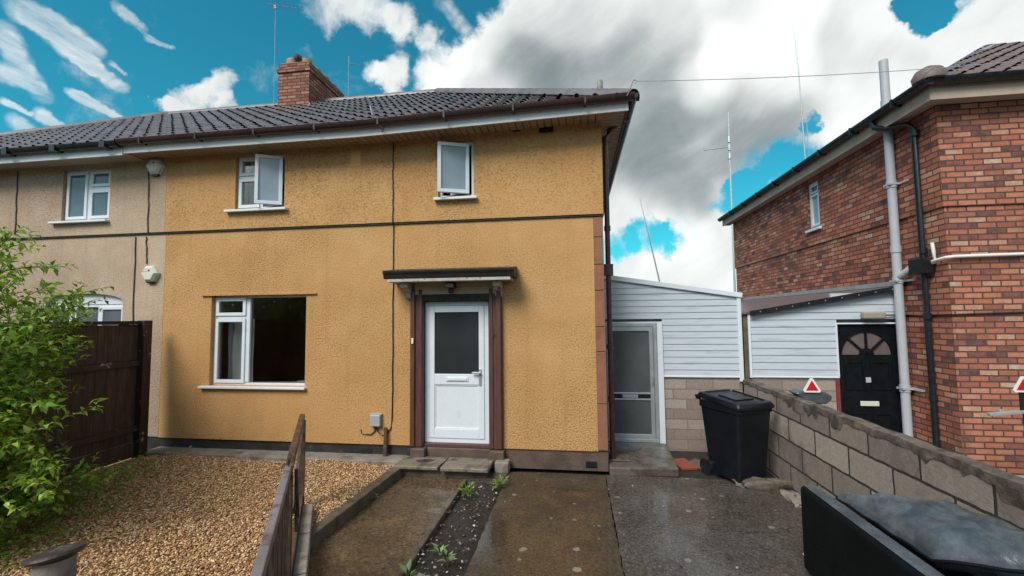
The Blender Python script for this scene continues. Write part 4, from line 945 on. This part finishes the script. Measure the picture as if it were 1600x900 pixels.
# ------------------------------------------------------------------ wheelie bin
def wheelie():
    bx, by, ang = 2.02, 6.22, R(-62)
    t_ = thing('wheelie_bin', 'black wheelie bin standing at the end of the drive by the block wall', 'wheelie bin', (bx, by, -.01))
    def place(mb): mb.warp(lambda v: Vector((bx+v.x*math.cos(ang)-v.y*math.sin(ang), by+v.x*math.sin(ang)+v.y*math.cos(ang), v.z-.01))); return mb
    b = MB()
    def ring(w0, w1, d0, d1, z, r=.05, n=4):
        pts = []
        for (cx, cy, a0) in ((d1-r, w1-r, 0), (d0+r, w1-r, 90), (d0+r, w0+r, 180), (d1-r, w0+r, 270)):
            for i in range(n+1):
                a = R(a0+90*i/n); pts.append((cx+r*math.cos(a), cy+r*math.sin(a), z))
        return pts
    secs = [ring(-.23, .23, -.24, .27, .05), ring(-.235, .235, -.25, .28, .2), ring(-.275, .275, -.31, .335, .88), ring(-.29, .29, -.325, .35, .885), ring(-.29, .29, -.325, .35, .97)]
    n = len(secs[0]); v = [p for s in secs for p in s]; f = [tuple(range(n))[::-1], tuple(range((len(secs)-1)*n, len(secs)*n))]
    for i in range(len(secs)-1):
        for k in range(n): f.append((i*n+k, i*n+(k+1) % n, (i+1)*n+(k+1) % n, (i+1)*n+k))
    b.add(v, f); body = obj('body', place(b), M_black, t_, smooth=35)
    ld = MB()
    secs = [ring(-.30, .30, -.34, .375, .972), ring(-.30, .30, -.34, .375, 1.0), ring(-.28, .28, -.32, .35, 1.035), ring(-.24, .24, -.27, .30, 1.045), ring(-.235, .235, -.265, .295, 1.03)]
    v = [p for s in secs for p in s]; f = [tuple(range(n))[::-1], tuple(range((len(secs)-1)*n, len(secs)*n))]
    for i in range(len(secs)-1):
        for k in range(n): f.append((i*n+k, i*n+(k+1) % n, (i+1)*n+(k+1) % n, (i+1)*n+k))
    ld.add(v, f); ld.box(-.1, .18, -.15, .15, 1.03, 1.045); ld.warp(lambda q: Vector((q.x, q.y, q.z-.035*(q.x-.02)/.35)))
    obj('lid', place(ld), M_black, t_, smooth=35)
    h = MB().tube([(-.40, -.25, 1.0), (-.40, .25, 1.0)], .018, 8)
    for y in (-.24, 0, .24): h.box(-.40, -.33, y-.015, y+.015, .96, 1.01)
    obj('handle', place(h), M_black, t_, smooth=40)
    for y in (-.27, .23):
        wv = MB().tube([(-.25, y, .10), (-.25, y+.045, .10)], .1, 18); obj('wheel', place(wv), M_gutblk, t_, smooth=40)
wheelie()
tag(obj('clay_tile', MB().obox((1.46, 6.62, .01), (.11, .03, 0), (-.05, .17, .01), (0, 0, .018)), M_tile, bevel=.008, origin=(1.46, 6.62, 0)), 'red clay tile lying in the dirt left of the wheelie bin', 'tile')
tag(obj('clay_tile', MB().obox((1.66, 6.60, .02), (.07, .05, .015), (-.07, .13, .01), (0, -.01, .014)), M_concd, bevel=.008, origin=(1.66, 6.6, 0)), 'dark broken tile leaning between the red tile and the wheelie bin', 'tile')
def rock(name, label, cat, c, ax, m, n=14, seed=1):
    r_ = random.Random(seed); mb = MB()
    nu, nv = 40, 16; ph = [r_.uniform(0, 6) for _ in range(6)]
    def P(u, v):
        a, e = u*6.28318, (v-.5)*3.1
        s = 1+.10*math.sin(3*a+ph[0])+.08*math.sin(5*a+4*e+ph[1])+.05*math.sin(13*a+7*e+ph[2])+.04*math.sin(23*e+9*a+ph[3])+.03*math.sin(31*a+ph[4])
        x, y, z = math.cos(a)*math.cos(e), math.sin(a)*math.cos(e), math.sin(e)
        sg = lambda q: math.copysign(abs(q)**.6, q)
        return (c[0]+ax[0]*sg(x)*s, c[1]+ax[1]*sg(y)*s, c[2]+ax[2]*sg(z)*s)
    mb.grid(P, nu, nv); return tag(obj(name, mb, m, smooth=50, origin=(c[0], c[1], c[2]-ax[2])), label, cat)
rock('broken_kerb', 'long mossy lump of broken concrete lying in front of the wheelie bin', 'rubble', (2.24, 5.92, .03), (.33, .10, .06), M_concd)
rock('rubble', 'pale chunk of rubble lying at the foot of the block wall', 'rubble', (2.42, 5.55, .01), (.10, .2, .03), M_conc, seed=4)

# ------------------------------------------------------------------ sofa and cushions
S = thing('sofa', 'old black leather sofa dumped by the block wall, its back to the drive', 'sofa', (2.1, 3, 0))
M_leather = simple('black_leather', (.004, .0055, .007), .55, .3, 4, bump=.25, bscale=60, spec=.12)
m, t, b = new_mat('worn_leather_sky_sheen'); c = t.coord('Object')
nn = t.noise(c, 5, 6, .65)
t.put(b.inputs['Base Color'], t.mix(t.map(nn, .4, .65), (.045, .055, .064), (.105, .125, .145)))  # worn leather, with the sky's reflection painted into a lighter base colour
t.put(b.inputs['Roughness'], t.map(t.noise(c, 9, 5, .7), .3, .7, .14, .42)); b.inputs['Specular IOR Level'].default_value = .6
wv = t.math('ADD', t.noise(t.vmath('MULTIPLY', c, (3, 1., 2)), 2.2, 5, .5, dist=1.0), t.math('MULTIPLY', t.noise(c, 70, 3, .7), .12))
t.put(b.inputs['Normal'], t.bump(wv, .3, .04)); M_wornsheen = m
obj('backrest', MB().box(1.785, 1.92, 1.5, 4.03, .03, .70), [M_leather], S, bevel=.04, seg=4)
obj('top_sheen_strip', MB().box(1.805, 1.90, 1.55, 3.985, .6995, .706), M_wornsheen, S, bevel=.003)  # lighter strip: wear plus sky sheen put into the colour of the top
obj('seat_base', MB().box(1.925, 2.50, 1.5, 3.95, .05, .42), M_leather, S, bevel=.04, seg=3)
obj('back_padding', MB().box(1.9215, 1.96, 1.6, 3.95, .3, .66), M_wornsheen, S, bevel=.015, seg=3)
def cushion(label, A, D, Bn, C, th, seed):
    A, D, Bn, C = map(Vector, (A, D, Bn, C)); r_ = random.Random(seed); mb = MB(); ph = [r_.uniform(0, 6) for _ in range(8)]
    def top(u, v):
        p = (A*(1-v)+Bn*v)*(1-u) + (D*(1-v)+C*v)*u
        q = min(1, 3.2*min(u, 1-u, v, 1-v)); e = math.sqrt(max(0, 1-(1-q)**2))
        wr = -.03*math.exp(-((u-.30-.45*v-.03*math.sin(6*v))/.022)**2)*min(1, 4*v)+.012*math.exp(-((u-.36-.45*v)/.05)**2)+.006*math.sin(9*u+14*v+ph[0])*math.sin(7*v+ph[1]) + .02*math.exp(-((u-.35-.3*v+.08*math.sin(5*v))/.05)**2) - .016*math.exp(-((u-.62-.1*math.sin(4*v+1))/.035)**2) + .008*math.sin(23*v+11*u+ph[2])
        return p, e, wr
    def Pt(u, v): p, e, wr = top(u, v); return p+Vector((0, 0, th*.5*e+wr*e))
    def Pb(u, v): p, e, wr = top(1-u, v); return p-Vector((0, 0, th*.5*e))
    mb.grid(Pt, 70, 70); mb.grid(Pb, 12, 12)
    edge = [A+(D-A)*i/8 for i in range(8)]+[D+(C-D)*i/12 for i in range(12)]+[C+(Bn-C)*i/8 for i in range(8)]+[Bn+(A-Bn)*i/12 for i in range(13)]
    root = thing('sofa_cushion', label, 'cushion', (A+C)/2-Vector((0, 0, th/2)), 'loose cushions on the sofa')
    obj('cover', mb, M_wornsheen, root, smooth=80); obj('piping', MB().tube([q+Vector((0, 0, .006*math.sin(i*1.7))) for i, q in enumerate(edge)], .011, 8), M_leather, root, smooth=60)
    return root
cushion('wet creased black cushion lying on top, tilted up against the block wall', (2.06, 4.02, .60), (2.52, 3.60, .72), (2.10, 3.10, .60), (2.70, 2.55, .80), .22, 2)
cushion('flat black seat cushion nearest the camera, half hidden under the creased one', (1.99, 3.10, .47), (2.5, 3.0, .50), (1.99, 2.0, .47), (2.5, 2.0, .50), .12, 5)

# ------------------------------------------------------------------ trailer behind the wall
T = thing('trailer', 'trailer behind the block wall with two red reflector triangles at its rear', 'trailer', (3.9, 6.0, 0))
fr2 = MB().box(2.85, 5.15, 5.86, 5.92, .18, .24).box(2.95, 3.0, 5.0, 5.86, .18, .24).box(4.95, 5.0, 5.0, 5.86, .18, .24)
fr2.box(2.86, 2.90, 5.86, 5.90, .24, 1.018)
obj('frame', fr2, M_alu, T, bevel=.004)
mgp = [(2.585, 1.145), (2.66, 1.175), (2.78, 1.185), (2.90, 1.165), (2.985, 1.12), (2.975, 1.07), (2.92, 1.02), (2.72, 1.03)]
obj('mudguard', MB().prism([(x, 5.78, z) for x, z in mgp], (0, .22, 0)), simple('grey_plastic_guard', (.07, .08, .09), .22, .3, 5), T, bevel=.02, seg=3)
for cx in (2.92, 5.02):
    obj('wheel', MB().tube([(cx-.08, 5.4, .24), (cx+.08, 5.4, .24)], .26, 20), M_gutblk, T, smooth=40)
def tri(cx, cz, y, s):
    P = []
    for k in range(3):
        for d in (-.12, .12):
            a = R(90+120*k)+d; P.append((cx+s*math.cos(a), y, cz+s*math.sin(a)))
    w_ = obj('reflector', MB().prism(P, (0, .012, 0)), M_whitep, T)
    obj('triangle', MB().prism([(cx+s*.74*math.cos(R(90+120*k)), y-.005, cz+s*.74*math.sin(R(90+120*k))) for k in range(3)], (0, .0045, 0)), M_redp, w_)
tri(2.755, 1.225, 5.76, .105); tri(4.93, 1.26, 5.76, .11)
obj('light_bar', MB().beam((4.58, 5.78, .94), (5.35, 5.80, 1.02), .05, .035, (0, 0, 1)).box(4.68, 4.72, 5.76, 5.80, .965, 1.0), M_alu, T, bevel=.004)
obj('support_post', MB().box(4.98, 5.06, 5.80, 5.86, .24, .96), M_gate, T, bevel=.004)
obj('bracket', MB().box(4.90, 4.96, 5.773, 5.79, .98, 1.22), M_gutblk, T)

# ------------------------------------------------------------------ fence
F = thing('timber_fence', 'dark brown closeboard timber fence between the gravel garden and the neighbour', 'fence', (PX-.03, 4, 0))
mb = MB(); y = 1.2; i = 0
while y < 5.84:
    w_ = .145; mb.box(PX-.05+random.uniform(-.004, .004), PX-.03, y, min(y+w_-.004, 5.84), .30, 2.03+random.uniform(-.008, .008)); y += w_
obj('boards', mb, M_fence, F, bevel=.003)
for z in (.46, 1.42): obj('rail', MB().prism([(PX-.03, 1.2, z), (PX+.03, 1.2, z), (PX+.005, 1.2, z+.075), (PX-.03, 1.2, z+.085)], (0, 4.65, 0)), M_fencer, F, bevel=.003)
obj('rail', MB().box(PX-.08, PX+.015, 1.2, 5.84, 2.035, 2.085), M_fencer, F, bevel=.004)
obj('gravel_board', MB().box(PX-.045, PX-.015, 1.2, 5.85, .08, .295), M_fence, F, bevel=.004)
for y in (5.90, 3.6, 1.3): obj('post', MB().box(PX-.05, PX+.075, y-.07, y+.06, -.05, 2.09), M_fencer, F, bevel=.006)

# ------------------------------------------------------------------ gate in the foreground
G = thing('wooden_gate', 'weathered brown wooden gate with a grey top rail standing open beside the path', 'gate', (-2.88, 4.41, 0))
a, b_ = Vector((-2.88, 4.41, 0)), Vector((-1.22, 1.58, 0)); d = (b_-a).normalized(); nrm = Vector((-d.y, d.x, 0))   # nrm points to the path side
if nrm.x < 0: nrm = -nrm
at = lambda s, z, o=0: a+d*s+nrm*o+Vector((0, 0, z))
Lg = (b_-a).length; sL = 1.72
obj('top_rail', MB().beam(at(-.02, 1.05), at(sL-.02, 1.03), .05, .07), M_gate, G, bevel=.006)
obj('top_rail', MB().beam(at(sL, 1.04), at(Lg, 1.055), .045, .06), M_gateg, G, bevel=.006)
obj('stile', MB().beam(at(0, .1), at(0, 1.015), .07, .09, d), M_gate, G, bevel=.005)
obj('brace', MB().beam(at(.06, .92), at(sL*.62, .50), .03, .06), M_gate, G, bevel=.004)
obj('bottom_rail', MB().beam(at(.05, .22), at(Lg, .22), .05, .09), M_gate, G, bevel=.004)
s = sL+.04; i = 0
mb = MB()
while s < Lg:
    mb.obox(at(s+.06, .60, .0), d*.057, nrm*(.012+.004*(i % 2)), Vector((0, 0, .40))); s += .12; i += 1
obj('boards', mb, simple('mottled_peeling_wood', (.085, .05, .032), .55, .4, 5, bump=.7, bscale=30, dirt=(.26, .23, .19), dscale=9, dlo=.54, dhi=.64, stretch=(2, 2, .7)), G, bevel=.003)
mb = MB(); mb.beam(at(sL-.10, .80, .05), at(sL+.12, .80, .05), .012, .03); mb.tube([at(sL-.05, 1.08, .0), at(sL-.05, 1.12, .01), at(sL+.05, 1.12, .01), at(sL+.05, 1.08, 0)], .010, 6); mb.tube([at(sL-.02, 1.03, .05), at(sL-.02, .6, .06)], .012, 6); mb.tube([at(sL+.03, 1.0, .055), at(sL+.03, .72, .07), at(sL+.06, .68, .06)], .010, 6)
mb.obox(at(sL, 1.066, 0), d*.05, nrm*.04, Vector((0, 0, .004)))
obj('latch', mb, M_iron, G)
obj('stile', MB().beam(at(sL-.03, .1), at(sL-.03, 1.0), .06, .07, d), M_gate, G, bevel=.005)
for k in range(6):
    y = 4.34-.36*k; x = -2.66+.20*k if False else None
mb = MB()
for k in range(7):
    s0 = .12+k*.34
    mb.obox(at(s0+.165, .11, .075), d*.162, nrm*.05, Vector((0, 0, .085+.008*(k % 2))))
tag(obj('block_edging', mb, M_conc, bevel=.012, origin=at(1, 0, .13)), 'row of pale concrete blocks edging the gravel under the wooden gate', 'edging')

# gate pillar with a metal cap
K = thing('pillar', 'squat concrete pillar with a tilted rusty metal cap in the gravel', 'pillar', (-2.87, 2.16, 0))
obj('shaft', MB().lathe([(.10, 0), (.095, .3), (.088, .79)], (-2.87, 2.16, 0), 18), M_conc, K, smooth=40)
obj('cap', MB().lathe([(.03, .0), (.115, -.012), (.13, .004), (.125, .018), (.05, .035), (.01, .04)], (-2.87, 2.16, .80), 20, tilt=Matrix.Rotation(R(-11), 3, 'Y') @ Matrix.Rotation(R(-5), 3, 'X')), M_iron, K, smooth=50)

# ------------------------------------------------------------------ plants
def leaves_mesh(name, base, dirs, up, L, Wd, mat, parent=None):
    """folded pointed leaves; arrays of base, direction, up-normal, length, width"""
    n = len(base); dirs = dirs/np.linalg.norm(dirs, axis=1, keepdims=True)
    s = np.cross(dirs, up); s /= np.linalg.norm(s, axis=1, keepdims=True)+1e-9; nn = np.cross(s, dirs)
    L = L[:, None]; Wd = Wd[:, None]
    tipd = dirs-nn*.25
    p0 = base; p1 = base+dirs*L*.45+s*Wd*.5+nn*Wd*.18; p2 = base+tipd*L; p3 = base+dirs*L*.45-s*Wd*.5+nn*Wd*.18; pm = base+dirs*L*.5
    V = np.stack([p0, p1, p2, p3, pm], 1).reshape(-1, 3)
    F = (np.array([(0, 1, 4), (1, 2, 4), (2, 3, 4), (3, 0, 4)])[None]+(np.arange(n)*5)[:, None, None]).reshape(-1, 3)
    return mesh_np(name, V, F, mat, parent)
def shrub():
    t_ = thing('privet_shrub', 'tall arching green privet shrub at the left edge in front of the dark fence', 'shrub', (0, 0, 0))
    base = np.array([-5.75, 3.3, 0]); st_ = MB(); B_, D_, U_, L_, W_ = [], [], [], [], []
    r_ = np.random.default_rng(3)
    def twig(p, d, ln, r, leafy0, gap):
        n = max(3, int(ln/.05)); pts = [p.copy()]; d = d/np.linalg.norm(d)
        for i in range(n):
            d = d+np.array([0, 0, -.018])+r_.normal(0, .05, 3); d /= np.linalg.norm(d); p = p+d*ln/n; pts.append(p.copy())
            if (i/n) > leafy0:
                sd = np.cross(d, [0, 0, 1.]); sd /= np.linalg.norm(sd)+1e-9
                ud = np.cross(sd, d)
                if i % 2: sd = sd*.5+ud*.8
                for sg in (-1, 1):
                    dv = d*.55+sd*sg*.8+r_.normal(0, .18, 3)
                    B_.append(p+r_.normal(0, .004, 3)); D_.append(dv); U_.append(np.array([0, 0, 1.])+r_.normal(0, .35, 3)); l = r_.uniform(.075, .125)*(1-.35*i/n); L_.append(l); W_.append(l*r_.uniform(.42, .55))
        B_.append(p); D_.append(d); U_.append(np.array([.1, 0, 1.])); L_.append(.05); W_.append(.022)
        st_.tube(pts[::2] if len(pts) > 6 else pts, [r*(1-.8*k/len(pts[::2] if len(pts) > 6 else pts)) for k in range(len(pts[::2] if len(pts) > 6 else pts))], 4, False)
        return pts, d
    for k in range(100):
        a = r_.uniform(0, 6.283); b0 = base+np.array([math.cos(a)*.22*r_.random()**.5, math.sin(a)*.3*r_.random()**.5, .02])
        el = r_.uniform(.35, 1.45) if k < 58 else r_.uniform(1.05, 1.5); d = np.array([math.cos(a)*math.cos(el), math.sin(a)*math.cos(el), math.sin(el)+.25])
        ln = r_.uniform(2.2, 3.4) if k >= 58 else r_.uniform(1.4, 3.3) if el > .8 else r_.uniform(.6, 1.5)
        if math.cos(a) > .2: ln *= .55
        n = max(5, int(ln/.14)); pts = [b0]; p = b0.copy(); d /= np.linalg.norm(d)
        for i in range(n):
            d = d+np.array([0, 0, -.012])+r_.normal(0, .06, 3); d /= np.linalg.norm(d); p = p+d*ln/n; p[2] = max(p[2], .12); pts.append(p.copy())
            if i > 0:
                for _ in range(3 if i < n-1 else 4):
                    a2 = r_.uniform(0, 6.283); td = d*.5+np.array([math.cos(a2), math.sin(a2), r_.uniform(-.1, .7)])*.7
                    twig(p.copy(), td, r_.uniform(.16, .46), .004, .12, .05)
        st_.tube(pts, [.013*(1-.75*i/len(pts)) for i in range(len(pts))], 5, False)
    for (tip, ln) in (((-4.35, 3.1, 2.60), .7), ((-4.25, 3.0, 2.28), .8), ((-4.3, 3.05, 2.08), .7), ((-4.25, 3.05, 1.50), .8), ((-4.05, 3.0, 1.30), .95), ((-4.2, 3.2, 1.05), .8), ((-4.5, 3.1, 2.85), .6), ((-4.5, 3.0, 2.75), .7), ((-4.4, 3.2, 2.45), .7), ((-4.4, 3.0, 1.4), .8), ((-4.3, 3.0, .95), .8), ((-4.35, 3.2, 1.2), .9)):
        d = np.array([.85, r_.uniform(-.15, .15), r_.uniform(.1, .45)]); p0 = np.array(tip)-d*ln
        pts, _ = twig(p0, d, ln, .006, .1, .045)
        for q in pts[3:-2:3]: twig(q, d*.6+r_.normal(0, .45, 3), r_.uniform(.12, .25), .003, .1, .04)
    f_ = leaves_mesh('foliage', np.array(B_), np.array(D_), np.array(U_), np.array(L_), np.array(W_), M_leaf, t_)
    obj('stems', st_, M_bark, t_)
    for k in range(3):
        c = np.array([-4.85+r_.normal(0, .12), 3.0+r_.normal(0, .1), 1.9+r_.normal(0, .14)])
        fl = MB(); pk = r_.random((9, 13))
        fl.grid(lambda u, v: tuple(c+np.array([math.cos(u*6.283)*math.cos((v-.5)*3.1), math.sin(u*6.283)*math.cos((v-.5)*3.1), 1.3*math.sin((v-.5)*3.1)])*.030*(.45+.8*pk[round(v*8), round(u*12) % 12])), 12, 8)
        obj('flower', fl, M_flower, t_)
    return len(B_)
print('leaves', shrub())
# low greenery around the shrub and on the gravel edge
n = 5200; r_ = np.random.default_rng(5)
x = -5.35+r_.normal(0, .38, n); y = 3.2+r_.normal(0, 1.0, n); keep = (x > -6.35) & (y > 1.7) & (y < 5.6); x, y = x[keep], y[keep]; x -= .12*(y-3.2)*(y > 3.2)*2.0
n = len(x); hh = np.clip(.42-.55*(np.abs(x+5.35)), .03, .5)
P = np.stack([x, y, .06+r_.random(n)*hh], 1); a = r_.uniform(0, 6.283, n)
D_ = np.stack([np.cos(a), np.sin(a), r_.uniform(-.1, .7, n)], 1); U_ = np.stack([r_.normal(0, .3, n), r_.normal(0, .3, n), np.ones(n)], 1); l = r_.uniform(.035, .075, n)
tag(leaves_mesh('ground_cover', P, D_, U_, l, l*.55, M_herb), 'low green weeds spreading over the gravel at the foot of the fence', 'weeds', kind='stuff')
def weed(label, c, n, h, l0, mat, seed):
    r = np.random.default_rng(seed); a = r.uniform(0, 6.283, n); el = r.uniform(.2, 1.2, n)
    D = np.stack([np.cos(a)*np.cos(el), np.sin(a)*np.cos(el), np.sin(el)], 1)
    P = D*r.uniform(.1, 1, n)[:, None]*h; L = r.uniform(.7, 1.2, n)*l0
    t_ = thing('weed', label, 'weed', c, 'weeds in the soil strip')
    f = leaves_mesh('leaves', P+np.array([0, 0, .015]), D, np.tile([0.05, 0, 1.], (n, 1))+r.normal(0, .2, (n, 3)), L, L*.5, mat, t_)
    st_ = MB()
    for p in P[:10]: st_.tube([(0, 0, -.01), tuple(p*.6+np.array([0, 0, .02])), tuple(p+np.array([0, 0, .015]))], .0025, 4, False)
    sm = obj('stems', st_, M_bark, None); sm.parent = t_; sm.location = (0, 0, 0)
weed('bright green feathery weed at the left far corner of the soil strip', (-1.30, 5.22, 0), 90, .13, .05, M_herb, 1)
weed('single upright green weed at the far right end of the soil strip, by the house', (-.95, 5.50, 0), 34, .10, .07, M_herb, 2)
weed('pale two leaved seedling in the near half of the soil strip', (-1.20, 3.86, .02), 8, .05, .085, M_pale, 3)
weed('pale leafy seedling right of the two leaved one in the soil', (-1.10, 3.74, .02), 11, .06, .075, M_pale, 4)
weed('large pale green weed at the bottom edge of the photo in the soil', (-1.34, 3.48, .02), 11, .06, .085, M_pale, 5)
weed('tiny green weed growing in the kerb joint on the gravel side of the path', (-2.36, 5.0, .0), 22, .05, .035, M_herb, 6)

# ------------------------------------------------------------------ masts and the overhead line
def whip(name, label, pts, r, extra=None):
    a = thing(name, label, 'antenna', pts[0], 'whip antennas against the sky')
    obj('mast', MB().tube(pts, r, 6), M_alu, a)
    if extra: obj('fittings', extra, M_alu, a)
Yk = 20.0
mb = MB().tube([(.2856*Yk, Yk, 2.089+.3594*Yk), (.338*Yk, Yk, 2.089+.363*Yk)], .018, 5).tube([(.2856*Yk, Yk, 2.089+.3594*Yk), (.2856*Yk, Yk, 2.089+.366*Yk)], .02, 5)
for e in (.362, .343, .38): mb.tube([(.338*Yk, Yk, 2.089+e*Yk-.12), (.338*Yk, Yk, 2.089+e*Yk+.12)], .065, 8)
whip('whip_antenna', 'thin grey mast with one side arm rising behind the brick house', [(.3365*Yk, Yk, 0), (.338*Yk, Yk, 2.089+.33*Yk), (.339*Yk, Yk, 2.089+.4417*Yk)], [.06, .03, .014], mb)
Yk = 9.75; ax = .4762*Yk
whip('whip_antenna', 'very long thin mast rising from the brick house gutter past the top of the photo', [(.4945*Yk, Yk+.1, 4.98), (.485*Yk, Yk, 2.089+.52*Yk), (.468*Yk, Yk, 2.089+.80*Yk)], [.016, .010, .005], MB().tube([(.503*Yk, Yk+.1, 5.0), (.500*Yk, Yk+.1, 2.089+.42*Yk)], .006, 5).box(.49*Yk-.06, .49*Yk+.1, Yk+.05, Yk+.15, 4.98, 5.03))
Yk = 13.2
whip('whip_antenna', 'short thin leaning mast behind the white extension roof', [(.205*Yk, Yk, 0), (.1824*Yk, Yk, 2.089+.077*Yk), (.1465*Yk, Yk, 2.089+.2595*Yk)], [.03, .022, .010])
p0 = Vector((XR+.05, EY-.1, 5.10)); p1 = Vector((.9073*6.2, 6.2, 2.089+.5443*6.2)); p2 = p0+(p1-p0)*2.2
pts = [p0+(p2-p0)*i/30-Vector((0, 0, .25*4*(i/30)*(1-i/30))) for i in range(31)]
tag(obj('overhead_cable', MB().tube(pts, .0045, 5), M_greyp, origin=p0), 'thin overhead cable from the corner of the ochre house across the sky', 'cable')
